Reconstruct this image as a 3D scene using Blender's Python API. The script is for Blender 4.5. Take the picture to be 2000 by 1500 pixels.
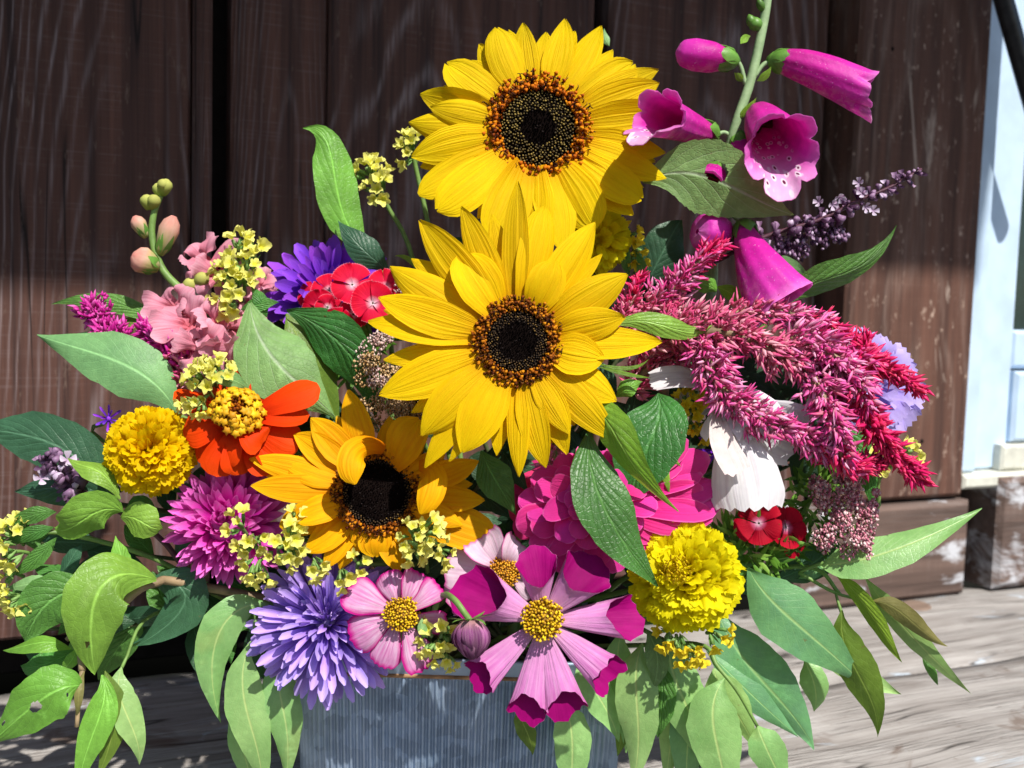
import bpy, math, random
from mathutils import Vector as V, Matrix as M, Quaternion as Q
R = random.Random(11)
rad = math.radians
for o in list(bpy.data.objects): bpy.data.objects.remove(o)
scene = bpy.context.scene
COL = scene.collection

# ------------------------------------------------------------------ camera
F = 2000.0                       # focal length in photo pixels (2000 wide)
CAM_H = 0.295                    # above the bench top
PITCH, ROLL, YAW = rad(4.5), rad(1.65), rad(23.5)
cam = bpy.data.cameras.new('camera'); camo = bpy.data.objects.new('camera', cam); COL.objects.link(camo)
cam.sensor_width = 36; cam.lens = 36 * F / 2000
cam.clip_start = 0.02; cam.clip_end = 200
RM = M.Rotation(math.pi/2 - PITCH, 4, 'X') @ M.Rotation(ROLL, 4, 'Z')
camo.matrix_world = M.Translation((0, 0, CAM_H)) @ RM
cam.dof.use_dof = True; cam.dof.focus_distance = 0.53; cam.dof.aperture_fstop = 11.0
scene.camera = camo
CR, CU, CF = RM.to_3x3().col[0].copy(), RM.to_3x3().col[1].copy(), -RM.to_3x3().col[2]
C0 = V((0, 0, CAM_H))
def P(x, y, d): return C0 + d*(CF + CR*((x-1000)/F) + CU*((750-y)/F))
def px(n, d=0.55): return n*d/F
# ------------------------------------------------------------------ sky, sun, exposure
SUN_EL, SUN_AZ = rad(52), rad(32)           # azimuth to the right of straight behind the camera
w = bpy.data.worlds.new('World'); scene.world = w; w.use_nodes = True
wn = w.node_tree.nodes; sky = wn.new('ShaderNodeTexSky'); sky.sky_type = 'NISHITA'; sky.sun_disc = False
sky.sun_elevation = SUN_EL
SDIR = V((math.sin(SUN_AZ)*math.cos(SUN_EL), -math.cos(SUN_AZ)*math.cos(SUN_EL), math.sin(SUN_EL)))
sky.sun_rotation = math.atan2(SDIR.x, SDIR.y)
w.node_tree.links.new(sky.outputs[0], wn['Background'].inputs[0]); wn['Background'].inputs[1].default_value = 0.09
sun = bpy.data.lights.new('sun', 'SUN'); sun.energy = 5.0; sun.angle = rad(0.9); sun.color = (1, .95, .88)
suno = bpy.data.objects.new('sun', sun); COL.objects.link(suno)
suno.rotation_euler = SDIR.to_track_quat('Z', 'Y').to_euler(); suno.location = (0, -1, 2)
vs = scene.view_settings; vs.view_transform = 'Standard'; vs.look = 'None'; vs.gamma = 1; vs.exposure = 0.42

# ------------------------------------------------------------------ objects helpers
def thing(name, label, cat, loc, group=None, rz=0):
    o = bpy.data.objects.new(name, None); COL.objects.link(o); o.location = loc; o.rotation_euler = (0, 0, rz)
    o.empty_display_size = .01
    o['label'] = label; o['category'] = cat
    if group: o['group'] = group
    return o
def mesh(name, g, mat, smooth=True):
    vs_, fs, uv = g
    me = bpy.data.meshes.new(name); me.from_pydata([tuple(v) for v in vs_], [], fs)
    if uv:
        ul = me.uv_layers.new(name='uv'); idx = [0]*len(me.loops); me.loops.foreach_get('vertex_index', idx)
        flat = []
        for i in idx: flat += uv[i]
        ul.data.foreach_set('uv', flat)
    if smooth: me.polygons.foreach_set('use_smooth', [True]*len(me.polygons))
    me.materials.append(mat); me.update(); return me
def part(name, g, mat, parent, stuff=False, smooth=True):
    l = parent.location if parent and parent.type == 'EMPTY' else (V(parent['org']) if parent else V((0,0,0)))
    vs_, fs, uv = g
    o = bpy.data.objects.new(name, mesh(name, ([v - l for v in vs_], fs, uv), mat, smooth)); COL.objects.link(o)
    o.parent = parent
    if stuff: o['kind'] = 'stuff'
    return o
def sub(name, g, mat, po, stuff=False, smooth=True):      # child of a part: the part sits at its thing's origin
    l = po.parent.location; vs_, fs, uv = g
    o = bpy.data.objects.new(name, mesh(name, ([v - l for v in vs_], fs, uv), mat, smooth)); COL.objects.link(o); o.parent = po
    if stuff: o['kind'] = 'stuff'
    return o
def inst(name, me, mtx, parent):
    o = bpy.data.objects.new(name, me); COL.objects.link(o); o.parent = parent
    o.matrix_basis = M.Translation(-parent.location) @ mtx; return o
def join(gs):
    a, b, c = [], [], []
    for v, f, u in gs:
        n = len(a); a += v; b += [tuple(i+n for i in q) for q in f]; c += u if u else [(0, 0)]*len(v)
    return a, b, c
# ------------------------------------------------------------------ geometry helpers
def tab(pts):
    def f(t):
        for (a, x), (b, y) in zip(pts, pts[1:]):
            if t <= b:
                k = (t-a)/(b-a) if b > a else 0
                return x + (y-x)*k
        return pts[-1][1]
    # smoothed table
    def g(t): return (f(max(0, t-.035)) + 2*f(t) + f(min(1, t+.035)))/4 if .02 < t < .99 else f(t)
    return g
SUNP = tab([(0,.42),(.15,.66),(.4,1),(.62,.96),(.8,.70),(.92,.36),(.98,.14),(1,.05)])
SUNB = tab([(0,.42),(.15,.66),(.45,1),(.7,.98),(.86,.78),(.95,.46),(1,.10)])
LEAF = tab([(0,.04),(.08,.28),(.25,.8),(.42,1),(.62,.85),(.82,.42),(.93,.15),(1,.01)])
OVAL = tab([(0,.05),(.08,.42),(.25,.9),(.45,1),(.68,.86),(.86,.46),(.95,.2),(1,.01)])
EUC = tab([(0,.03),(.06,.2),(.2,.78),(.4,1),(.6,.9),(.8,.5),(.92,.2),(1,.01)])
ROUND = tab([(0,.3),(.3,.66),(.6,.95),(.78,1),(.9,.84),(.97,.52),(1,.25)])
STRAP = tab([(0,.5),(.3,.65),(.7,1),(.88,.92),(.96,.62),(1,.25)])
PTIP = tab([(0,.45),(.35,.85),(.65,1),(.85,.72),(.95,.36),(1,.08)])
SPOON = tab([(0,.45),(.3,.55),(.6,.78),(.82,1),(.92,.9),(.98,.6),(1,.3)])
POINT = tab([(0,.45),(.4,1),(.7,.85),(.9,.4),(1,.04)])
FAN = tab([(0,.12),(.3,.4),(.7,.9),(.9,1),(1,.92)])
COSM = tab([(0,.16),(.25,.46),(.6,.88),(.85,1),(1,.86)])
def bez(pts):
    pts = [V(p) for p in pts]
    def f(t):
        q = pts
        while len(q) > 1: q = [a.lerp(b, t) for a, b in zip(q, q[1:])]
        return q[0]
    return f
def chain(pts):                       # catmull-rom through the points
    pts = [V(p) for p in pts]; n = len(pts)-1
    def f(t):
        t = min(max(t, 0), 1)*n; i = min(int(t), n-1); k = t-i
        p1, p2 = pts[i], pts[i+1]; p0 = pts[i-1] if i else p1*2-p2; p3 = pts[i+2] if i+2 <= n else p2*2-p1
        return .5*((2*p1) + (p2-p0)*k + (2*p0-5*p1+4*p2-p3)*k*k + (3*p1-p0-3*p2+p3)*k**3)
    return f
def sheet(path, W, prof, nh, nv=10, nu=6, cup=0., fold=0., ribs=0., ribn=3, ruf=0., rufn=3., twist=0., end=None, edge=None, ph=None, holes=(), roll=0., lean=0.):
    ph = R.uniform(0, 6.28) if ph is None else ph
    vs_, uv, fs = [], [], []
    def frame(tt):
        a, b = path(max(tt-.02, 0)), path(min(tt+.02, 1)); T = (b-a)
        T = T.normalized() if T.length > 1e-9 else V((0, 0, 1))
        s = T.cross(nh); s = s.normalized() if s.length > 1e-6 else V((1, 0, 0))
        if twist or roll: s = Q(T, roll + twist*tt) @ s
        return path(tt), T, s, s.cross(T)
    for i in range(nv+1):
        t = i/nv
        if not end: fr = frame(t)
        wd = W*prof(t)
        for j in range(nu+1):
            s = -1 + 2*j/nu
            if end: fr = frame(t*end(s))
            p, T, sd, n = fr
            wj = wd*(edge(t, s) if edge else 1)
            off = cup*wd*s*s + fold*wd*abs(s) + ribs*W*math.cos(ribn*math.pi*s)*min(1, 4*t)*min(1, 3*(1-t)) \
                + ruf*W*s*s*math.sin(rufn*6.283*t + ph + (1.3 if s > 0 else 0))
            vs_.append(p + sd*(s*wj + lean*wd*off*0) + n*off); uv.append((j/nu, t))
    for i in range(nv):
        for j in range(nu):
            if any((( (j+.5)/nu-hu)/hr*.55)**2 + (((i+.5)/nv-hv)/hr)**2 < 1 for hu, hv, hr in holes): continue
            a = i*(nu+1)+j; fs.append((a, a+1, a+nu+2, a+nu+1))
    return vs_, fs, uv
def tube(pts, r0, r1=None, n=6, k=None, smooth=True):
    r1 = r0 if r1 is None else r1
    path = chain(pts) if smooth else chain(pts); k = k or max(4, 5*(len(pts)-1))
    vs_, fs, uv = [], [], []
    up = V((.3, .2, .9)).normalized()
    for i in range(k+1):
        t = i/k; T = (path(min(1, t+.01)) - path(max(0, t-.01))).normalized()
        a = T.cross(up); a = a.normalized() if a.length > 1e-4 else T.orthogonal().normalized(); b = T.cross(a); r = r0+(r1-r0)*t; p = path(t)
        for j in range(n):
            an = 6.2832*j/n; vs_.append(p + (a*math.cos(an)+b*math.sin(an))*r); uv.append((j/n, t))
    for i in range(k):
        for j in range(n): fs.append((i*n+j, i*n+(j+1) % n, (i+1)*n+(j+1) % n, (i+1)*n+j))
    fs.append(tuple(range(n-1, -1, -1))); fs.append(tuple(k*n+j for j in range(n)))
    return vs_, fs, uv
BUD = [(0,.3),(.12,.7),(.35,1),(.6,.95),(.82,.62),(1,.12)]
SEED = [(0,.5),(.5,1),(1,.25)]
BRACT = [(0,.35),(.35,1),(.7,.6),(1,.05)]
def spindle(p0, p1, r, prof=BUD, n=8, lob=0, flat=1.0, nh=None):
    T = p1-p0; L = T.length; T = T/L if L else V((0,0,1)); a = (T.cross(nh) if nh else T.orthogonal()).normalized(); b = T.cross(a)
    vs_, fs, uv = [], [], []
    for t, q in prof:
        for j in range(n):
            an = 6.2832*j/n; rr = r*q*(1+lob*(j % 2))
            vs_.append(p0 + T*(L*t) + a*(math.cos(an)*rr) + b*(math.sin(an)*rr*flat)); uv.append((j/n, t))
    m = len(prof)
    for i in range(m-1):
        for j in range(n): fs.append((i*n+j, i*n+(j+1) % n, (i+1)*n+(j+1) % n, (i+1)*n+j))
    fs.append(tuple(range(n-1, -1, -1))); fs.append(tuple((m-1)*n+j for j in range(n)))
    return vs_, fs, uv
def box(x0, x1, y0, y1, z0, z1, b=.002, nx=1, nz=1, wob=0.):
    # bevelled box: front face grid for slight unevenness
    vs_, fs = [], []
    for (dx, y) in ((b, y0), (0, y0+b), (0, y1)):
        for (x, z) in ((x0+dx, z0+dx), (x1-dx, z0+dx), (x1-dx, z1-dx), (x0+dx, z1-dx)): vs_.append(V((x, y, z)))
    fs.append((0, 1, 2, 3))
    for r in (0, 4):
        for j in range(4): fs.append((r+(j+1) % 4, r+j, r+4+j, r+4+(j+1) % 4))
    fs.append((11, 10, 9, 8))
    return vs_, fs, [(v.x, v.z) for v in vs_]
def frame3(n, up=V((0, 0, 1))):
    n = n.normalized(); a = up.cross(n); a = a.normalized() if a.length > 1e-4 else V((1, 0, 0)); b = n.cross(a)
    return M((a, b, n)).transposed()
def facing(p, dx=0, dy=0):            # towards the camera, leaning dx right and dy up
    f = (C0-p).normalized(); return (f + CR*dx + CU*dy).normalized()

# ------------------------------------------------------------------ materials
class NT:
    def __init__(s, name):
        s.m = bpy.data.materials.new(name); s.m.use_nodes = True; s.t = s.m.node_tree; s.n = s.t.nodes; s.l = s.t.links
        s.bsdf = s.n['Principled BSDF']; s.out = s.n['Material Output']
    def new(s, typ, **kw):
        o = s.n.new('ShaderNode'+typ)
        for k, v in kw.items(): setattr(o, k, v)
        return o
    def put(s, sock, v):
        if hasattr(v, 'is_linked') or hasattr(v, 'links'): s.l.new(v, sock)
        else: sock.default_value = v
    def math(s, op, a, b=0., c=0., clamp=False):
        o = s.new('Math', operation=op); o.use_clamp = clamp
        s.put(o.inputs[0], a); s.put(o.inputs[1], b); s.put(o.inputs[2], c); return o.outputs[0]
    def ramp(s, fac, stops, interp='LINEAR'):
        o = s.new('ValToRGB'); e = o.color_ramp; e.interpolation = interp
        while len(e.elements) < len(stops): e.elements.new(.5)
        for q, (p, c) in zip(e.elements, stops): q.position = p; q.color = (*c, 1) if len(c) == 3 else c
        s.put(o.inputs[0], fac); return o.outputs[0]
    def mix(s, fac, a, b, mode='MIX'):
        o = s.new('Mix', data_type='RGBA', blend_type=mode); s.put(o.inputs[0], fac)
        for k, v in ((6, a), (7, b)): s.put(o.inputs[k], (*v, 1) if isinstance(v, tuple) and len(v) == 3 else v)
        return o.outputs[2]
    def noise(s, vec, scale, detail=3, rough=.55, dist=0.):
        o = s.new('TexNoise'); s.put(o.inputs['Scale'], scale); o.inputs['Detail'].default_value = detail; o.inputs['Roughness'].default_value = rough
        o.inputs['Distortion'].default_value = dist
        if vec is not None: s.l.new(vec, o.inputs[0])
        return o.outputs[0]
    def mapr(s, v, a, b, c, d):
        o = s.new('MapRange'); s.put(o.inputs[0], v)
        for i, q in enumerate((a, b, c, d)): o.inputs[i+1].default_value = q
        return o.outputs[0]
    def uv(s):
        o = s.new('UVMap'); x = s.new('SeparateXYZ'); s.l.new(o.outputs[0], x.inputs[0]); return o.outputs[0], x.outputs[0], x.outputs[1]
    def obj(s): return s.new('TexCoord').outputs['Object']
    def bump(s, h, strength, dist=.001):
        o = s.new('Bump'); s.put(o.inputs['Height'], h); o.inputs['Strength'].default_value = strength; o.inputs['Distance'].default_value = dist
        s.l.new(o.outputs[0], s.bsdf.inputs['Normal']); return o.outputs[0]
    def principled(s, col, rough=.5, spec=.4, **kw):
        s.put(s.bsdf.inputs['Base Color'], (*col, 1) if isinstance(col, tuple) and len(col) == 3 else col)
        s.put(s.bsdf.inputs['Roughness'], rough); s.bsdf.inputs['Specular IOR Level'].default_value = spec
        for k, v in kw.items(): s.put(s.bsdf.inputs[k.replace('_', ' ')], v)
    def translucent(s, col, f, nrm=None):
        t = s.new('BsdfTranslucent'); s.put(t.inputs[0], (*col, 1) if isinstance(col, tuple) and len(col) == 3 else col)
        if nrm: s.l.new(nrm, t.inputs['Normal'])
        m = s.new('MixShader'); s.put(m.inputs[0], f); s.l.new(s.bsdf.outputs[0], m.inputs[1]); s.l.new(t.outputs[0], m.inputs[2])
        s.l.new(m.outputs[0], s.out.inputs[0])
def petal_mat(name, stops, edge=None, ribn=0, ribstr=.4, rough=.6, transl=.25, var=.14, spec=.10, mott=.16, fine=400, hue=.0, streak=None, tcol=None):
    m = NT(name); uvv, u, v = m.uv()
    nz = m.noise(m.obj(), 90, 3)
    vv = m.math('ADD', v, m.mapr(nz, 0, 1, -.07, .07))
    c = m.ramp(vv, stops)
    au = m.math('ABSOLUTE', m.math('MULTIPLY_ADD', u, 2, -1))
    if streak:                          # fine lengthwise streaks: petal pigment, on sunflowers painted crease shade
        mp = m.new('Mapping'); m.l.new(uvv, mp.inputs[0]); mp.inputs['Scale'].default_value = (streak[1], 1.2, 1)
        st = m.mapr(m.noise(mp.outputs[0], 1, 2), .42, .68, 0, 1)
        c = m.mix(m.math('MULTIPLY', st, streak[2]), c, streak[0])
    if edge:
        ev = m.math('MAXIMUM', m.math('POWER', au, 3.), m.math('POWER', v, edge[2] if len(edge) > 2 else 6.))
        ev = m.math('ADD', ev, m.mapr(nz, 0, 1, -.2, .2))
        c = m.mix(m.mapr(ev, edge[1], min(1, edge[1]+.45), 0, 1), c, edge[0])
    oi = m.new('ObjectInfo')
    val = m.math('MULTIPLY', m.mapr(oi.outputs['Random'], 0, 1, 1-var, 1+var*.6), m.mapr(m.noise(m.obj(), 160, 4), .25, .75, 1-mott, 1+mott*.6))
    hs = m.new('HueSaturation'); m.l.new(c, hs.inputs['Color']); m.l.new(val, hs.inputs['Value'])
    if hue: m.l.new(m.mapr(m.math('FRACT', m.math('MULTIPLY', oi.outputs['Random'], 7.3)), 0, 1, .5-hue, .5+hue), hs.inputs['Hue'])
    col = hs.outputs[0]
    m.principled(col, rough, spec)
    h = m.math('MULTIPLY', m.noise(m.obj(), fine, 3), .35)
    if ribn:
        mq = m.new('Mapping'); m.l.new(uvv, mq.inputs[0]); mq.inputs['Scale'].default_value = (ribn*3.2, .7, 1)
        ofs = m.new('CombineXYZ'); m.l.new(m.math('MULTIPLY', oi.outputs['Random'], 50.), ofs.inputs[2]); m.l.new(ofs.outputs[0], mq.inputs['Location'])
        st2 = m.noise(mq.outputs[0], 1, 4, .55)
        h = m.math('ADD', m.math('MULTIPLY', h, .5), m.math('MULTIPLY', st2, 2.6))
    nrm = m.bump(h, ribstr, .0006)
    if transl: m.translucent(tcol or col, transl)
    return m.m
def leaf_mat(name, col, vein=None, n=9, slant=.35, rough=.42, transl=.3, spec=.36, veinw=.16, bump=.5, pucker=.7, var=.2, dark=None, tr=None, blot=None, coat=0.):
    m = NT(name); uvv, u, v = m.uv(); oi = m.new('ObjectInfo')
    vein = vein or tuple(min(1, c*1.6+.03) for c in col)
    dark = dark or tuple(c*.62 for c in col)
    au = m.math('ABSOLUTE', m.math('MULTIPLY_ADD', u, 2, -1))
    ob = m.obj(); nz = m.noise(ob, 60, 4)
    c = m.mix(m.mapr(nz, .3, .7, 0, 1), dark, col)
    if blot:
        c = m.mix(m.math('MULTIPLY', m.mapr(m.noise(ob, 38, 2, .6), .64, .72, 0, 1), .7), c, blot)
    c = m.mix(m.math('MULTIPLY', m.mapr(m.noise(ob, 190, 2, .6), .73, .77, 0, 1), .65), c, (.16,.11,.04))
    c = m.mix(m.math('MULTIPLY', m.mapr(m.noise(ob, 75, 3, .7), .60, .72, 0, 1), .30), c, tuple(min(1, q*1.5+.05) for q in col))
    mid = m.mapr(au, .015, .07, 1, 0)
    ph = m.math('MULTIPLY', m.math('SUBTRACT', v, m.math('MULTIPLY', m.math('POWER', au, .8), slant)), n)
    ph = m.math('ADD', ph, m.math('ADD', m.mapr(nz, 0, 1, -.25, .25), m.math('MULTIPLY', m.math('GREATER_THAN', u, .5), .43)))
    tri = m.math('ABSOLUTE', m.math('MULTIPLY_ADD', m.math('FRACT', ph), 2, -1))
    lat = m.math('MULTIPLY', m.mapr(tri, 0, veinw, 1, 0), m.mapr(au, .55, 1., 1, .1))
    fac = m.math('MAXIMUM', mid, m.math('MULTIPLY', lat, .4))
    c = m.mix(m.math('MULTIPLY', fac, .75), c, vein)
    val = m.math('MULTIPLY', m.mapr(oi.outputs['Random'], 0, 1, 1-var, 1+var*.7), m.mapr(m.noise(ob, 300, 3), .25, .75, .88, 1.1))
    hs = m.new('HueSaturation'); m.l.new(c, hs.inputs['Color']); m.l.new(val, hs.inputs['Value'])
    m.l.new(m.mapr(m.math('FRACT', m.math('MULTIPLY', oi.outputs['Random'], 5.7)), 0, 1, .485, .515), hs.inputs['Hue'])
    m.principled(hs.outputs[0], rough, spec, Coat_Weight=coat)
    h = m.math('SUBTRACT', m.math('MULTIPLY', m.noise(ob, 260, 4), .5), m.math('MULTIPLY', fac, .9))
    h = m.math('ADD', h, m.math('MULTIPLY', m.math('SMOOTH_MIN', m.math('MULTIPLY', tri, m.mapr(au, 0, .9, 1., .3)), .6, .3), pucker))   # blade swells between the side veins
    net = m.new('TexVoronoi', feature='DISTANCE_TO_EDGE'); m.l.new(ob, net.inputs[0]); net.inputs['Scale'].default_value = 420
    h = m.math('ADD', h, m.math('MULTIPLY', m.mapr(net.outputs[0], 0, .12, 0, 1), .22))                                # fine vein net
    m.bump(h, bump, .0009)
    tint = m.mix(.5, hs.outputs[0], tr or (col[0]*1.6+.03, col[1]*1.5+.05, col[2]*.4))
    m.translucent(tint, transl)
    return m.m
def plain_mat(name, col, rough=.5, spec=.4, var=.15, scale=120, transl=0., bump=.3, fine=500, **kw):
    m = NT(name); ob = m.obj()
    c = m.mix(m.mapr(m.noise(ob, scale, 4), .3, .7, 0, 1), tuple(x*(1-var*2) for x in col), tuple(min(1, x*(1+var)) for x in col))
    m.principled(c, rough, spec, **kw); m.bump(m.noise(ob, fine, 3), bump, .0006)
    if transl: m.translucent(c, transl)
    return m.m
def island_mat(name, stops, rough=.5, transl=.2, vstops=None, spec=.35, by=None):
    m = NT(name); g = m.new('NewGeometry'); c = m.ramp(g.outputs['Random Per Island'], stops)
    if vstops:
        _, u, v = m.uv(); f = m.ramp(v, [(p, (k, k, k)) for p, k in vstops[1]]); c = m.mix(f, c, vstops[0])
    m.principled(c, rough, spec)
    if transl: m.translucent(c, transl)
    return m.m
def wood_mat(name, base, dark, pale, along='Z', palew=.5, lo=.0, ring=26., gscale=1., rough=.75, crack=0., ln=1., rpow=5., rj=3.4, cath=None, stain=None, spots=None, bump=.6, spec=.25, stain2=None):
    m = NT(name); tc = m.new('TexCoord'); oi = m.new('ObjectInfo')
    off = m.new('CombineXYZ'); m.l.new(m.math('MULTIPLY', oi.outputs['Random'], 37.), off.inputs[0]); m.l.new(m.math('MULTIPLY', oi.outputs['Random'], 11.), off.inputs[2])
    add = m.new('VectorMath', operation='ADD'); m.l.new(tc.outputs['Object'], add.inputs[0]); m.l.new(off.outputs[0], add.inputs[1])
    def mapped(a, b):
        mp = m.new('Mapping'); m.l.new(add.outputs[0], mp.inputs[0])
        mp.inputs['Scale'].default_value = (a, a, b*ln) if along == 'Z' else (b*ln, a, a); return mp.outputs[0]
    big = m.noise(mapped(7*gscale, 1.1*gscale), 1, 2, .5)              # slow field: its contours are the cathedral grain
    if cath:                                        # nested arches of a plain sawn board, a new set on every board
        gs = m.new('SeparateXYZ'); m.l.new(tc.outputs['Generated'], gs.inputs[0]); rn = oi.outputs['Random']
        gx = m.math('SUBTRACT', gs.outputs[0], m.mapr(m.math('FRACT', m.math('MULTIPLY', rn, 13.7)), 0, 1, .3, .7))
        arch = m.math('ADD', m.math('MULTIPLY', m.math('MULTIPLY', gx, gx), cath[0]), m.math('MULTIPLY', gs.outputs[2], cath[1]))
        arch = m.math('ADD', arch, m.math('MULTIPLY', m.noise(mapped(18, 3.5), 1, 3, .5), cath[2]))
        big = m.math('ADD', m.math('MULTIPLY', big, .12), m.math('ADD', arch, rn))
    fine = m.noise(mapped(330*gscale, 5*gscale), 1, 4, .6)
    mid = m.noise(mapped(70*gscale, 2.2*gscale), 1, 3, .6)
    rings = m.math('SINE', m.math('ADD', m.math('MULTIPLY', big, ring*6.2832), m.math('MULTIPLY', fine, rj)))
    rg = m.mapr(rings, -1, 1, 0, 1)
    saw_ = m.noise(mapped(5, 420), 1, 2, .6)                            # faint saw marks across the board
    c = m.mix(m.mapr(m.math('ADD', m.math('MULTIPLY', mid, .6), m.math('MULTIPLY', fine, .4)), .36, .64, 0, 1), dark, base)
    pl = m.math('MULTIPLY', m.math('POWER', rg, rpow), m.mapr(m.noise(mapped(11, 2.5), 1, 3), .36, .62, 0, palew))
    c = m.mix(m.math('MULTIPLY', pl, m.mapr(m.noise(mapped(420*gscale, 14*gscale), 1, 3, .7), .38, .62, .15, 1.)), c, pale)
    c = m.mix(m.math('MULTIPLY', m.mapr(fine, .55, .72, 0, 1), .6), c, dark)
    c = m.mix(m.math('MULTIPLY', m.math('MULTIPLY', m.mapr(saw_, .55, .8, 0, 1), m.mapr(mid, .4, .6, 0, 1)), palew*.35), c, pale)
    if crack:
        cn = m.noise(mapped(26*gscale, .9*gscale), 1, 2, .5)
        c = m.mix(m.math('MULTIPLY', m.mapr(m.math('ABSOLUTE', m.math('SUBTRACT', cn, .5)), .0, .011, 1, 0), m.mapr(m.noise(mapped(9, 3.), 1, 2), .5, .56, 0, crack)), c, tuple(q*.25 for q in dark))
    if spots:
        sp = m.mapr(m.noise(mapped(160, 45), 1, 3, .7), .62, .74, 0, 1)
        c = m.mix(m.math('MULTIPLY', sp, spots[1]), c, spots[0])
    if stain:
        sm = m.mapr(m.noise(mapped(16, 4.5), 1, 5, .65, .6), stain[1], stain[1]+.07, 0, 1); c = m.mix(m.math('MULTIPLY', sm, stain[2]), c, stain[0])
    if stain2:
        sm = m.mapr(m.noise(mapped(13, 2.2), 1.7, 5, .6, .8), stain2[1], stain2[1]+.06, 0, 1); c = m.mix(m.math('MULTIPLY', sm, stain2[2]), c, stain2[0])
    m.principled(c, rough, spec)
    m.bump(m.math('ADD', m.math('MULTIPLY', rg, .5), m.math('ADD', m.math('MULTIPLY', fine, 1.2), m.math('MULTIPLY', mid, .3))), bump, .0016)
    return m.m

M_WALL = wood_mat('wall_wood', (.128,.058,.042), (.034,.018,.016), (.30,.245,.25), palew=.7, ring=11., crack=1., ln=1., rpow=5., rj=1.6, cath=(2.2, 1.4, .35), spots=((.20,.14,.11), .5))
M_POST = wood_mat('post_wood', (.140,.066,.046), (.052,.027,.021), (.28,.20,.165), palew=.4, ring=9., cath=(1.2, .7, .25), rpow=5., rj=1.6, spots=((.46,.34,.27), .9), stain2=((.45,.36,.30), .60, .65), ln=1.6)
M_BACK = plain_mat('recess_wood', (.012,.009,.008), .9, .1)
M_BEAM = wood_mat('beam_wood', (.16,.105,.085), (.06,.04,.033), (.42,.38,.36), along='X', palew=.5, ring=5., stain=((.58,.60,.64), .57, .8), ln=1.8)
M_BENCH = wood_mat('bench_wood', (.41,.39,.37), (.20,.18,.165), (.60,.585,.57), along='X', palew=.4, ring=7., gscale=1.15, crack=1., ln=2.6, rj=4.5, stain=((.13,.085,.06), .60, .7), stain2=((.50,.60,.70), .61, .6), bump=1., spots=((.16,.12,.10), .5))
M_WHITE = plain_mat('white_paint', (.50,.64,.80), .35, .5, var=.06, scale=30, bump=.08)
M_CREAM = plain_mat('cream_paint', (.62,.62,.54), .45, .5, var=.12, scale=60, bump=.15)
M_GLASS = plain_mat('window_glass', (.012,.03,.028), .06, .6, var=.1, bump=0)
M_BAR = plain_mat('dark_metal', (.045,.048,.055), .35, .5, bump=.1, Metallic=.6)
M_ROOF = plain_mat('roof_boards', (.10,.07,.055), .8, .2)
def zinc():
    m = NT('galvanised_metal'); ob = m.obj()
    vo = m.new('TexVoronoi'); m.l.new(ob, vo.inputs[0]); vo.inputs['Scale'].default_value = 130
    g = m.mapr(vo.outputs['Color'], 0, 1, .75, 1.15)
    c = m.mix(m.mapr(m.noise(ob, 25, 4), .35, .65, 0, 1), (.19,.27,.38), (.33,.42,.55))
    hs = m.new('HueSaturation'); m.l.new(c, hs.inputs['Color']); m.l.new(g, hs.inputs['Value'])
    mp = m.new('Mapping'); m.l.new(ob, mp.inputs[0]); mp.inputs['Scale'].default_value = (120, 120, 9)
    c2 = m.mix(m.math('MULTIPLY', m.mapr(m.noise(mp.outputs[0], 1, 4, .6), .64, .78, 0, 1), .4), hs.outputs[0], (.56,.62,.68))
    m.principled(c2, m.mapr(m.noise(ob, 90, 3), .3, .7, .34, .55), .5, Metallic=.55)
    m.bump(m.noise(ob, 350, 3), .25, .0005); return m.m
M_ZINC = zinc()
M_RUST = plain_mat('rusty_bead', (.30,.17,.08), .6, .4, var=.3)

SUN_Y = petal_mat('sunflower_yellow', [(0,(.72,.33,.001)),(.3,(.79,.54,.001)),(1,(.81,.60,.002))], streak=((.72,.42,.001), 9, .5), ribn=5, ribstr=.7, rough=.62, transl=.3, var=.09, mott=.05)  # streaks paint in crease shade; base colour deepened for shade by the disc
SUN_Y2 = petal_mat('sunflower_gold', [(0,(.72,.31,.001)),(.3,(.80,.51,.001)),(1,(.82,.575,.002))], streak=((.74,.40,.001), 8, .45), ribn=5, ribstr=.7, rough=.62, transl=.3, var=.1, mott=.05)  # crease shade painted as streaks, shade round the disc as a deeper base
SUN_O = petal_mat('sunflower_amber', streak=((.66,.18,.001), 8, .5), stops=[(0,(.74,.20,.001)),(.3,(.82,.37,.001)),(1,(.84,.46,.002))], ribn=4, ribstr=.5, rough=.62, transl=.22, var=.12, mott=.05)  # amber streaks and darker base carry painted crease and disc shade
M_DISC = plain_mat('disc_dark', (.006,.004,.0035), 1., .0)
M_DISC_IN = island_mat('disc_florets_inner', [(0,(.002,.0015,.002)),(.85,(.006,.004,.004)),(1,(.03,.024,.024))], 1., 0, spec=.0)
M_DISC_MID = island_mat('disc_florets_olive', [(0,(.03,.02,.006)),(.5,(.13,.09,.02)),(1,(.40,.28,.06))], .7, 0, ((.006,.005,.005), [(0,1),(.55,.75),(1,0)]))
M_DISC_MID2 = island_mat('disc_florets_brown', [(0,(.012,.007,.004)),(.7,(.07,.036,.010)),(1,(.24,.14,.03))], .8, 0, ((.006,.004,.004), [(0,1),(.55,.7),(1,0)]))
M_DISC_OUT = island_mat('disc_florets_orange', [(0,(.16,.022,.002)),(.45,(.55,.13,.003)),(1,(.78,.30,.005))], .65, .15, spec=.15)
M_DISC_OUT2 = island_mat('disc_florets_rust', [(0,(.07,.012,.002)),(.6,(.36,.10,.004)),(1,(.66,.26,.006))], .65, .12, spec=.15)
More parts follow.
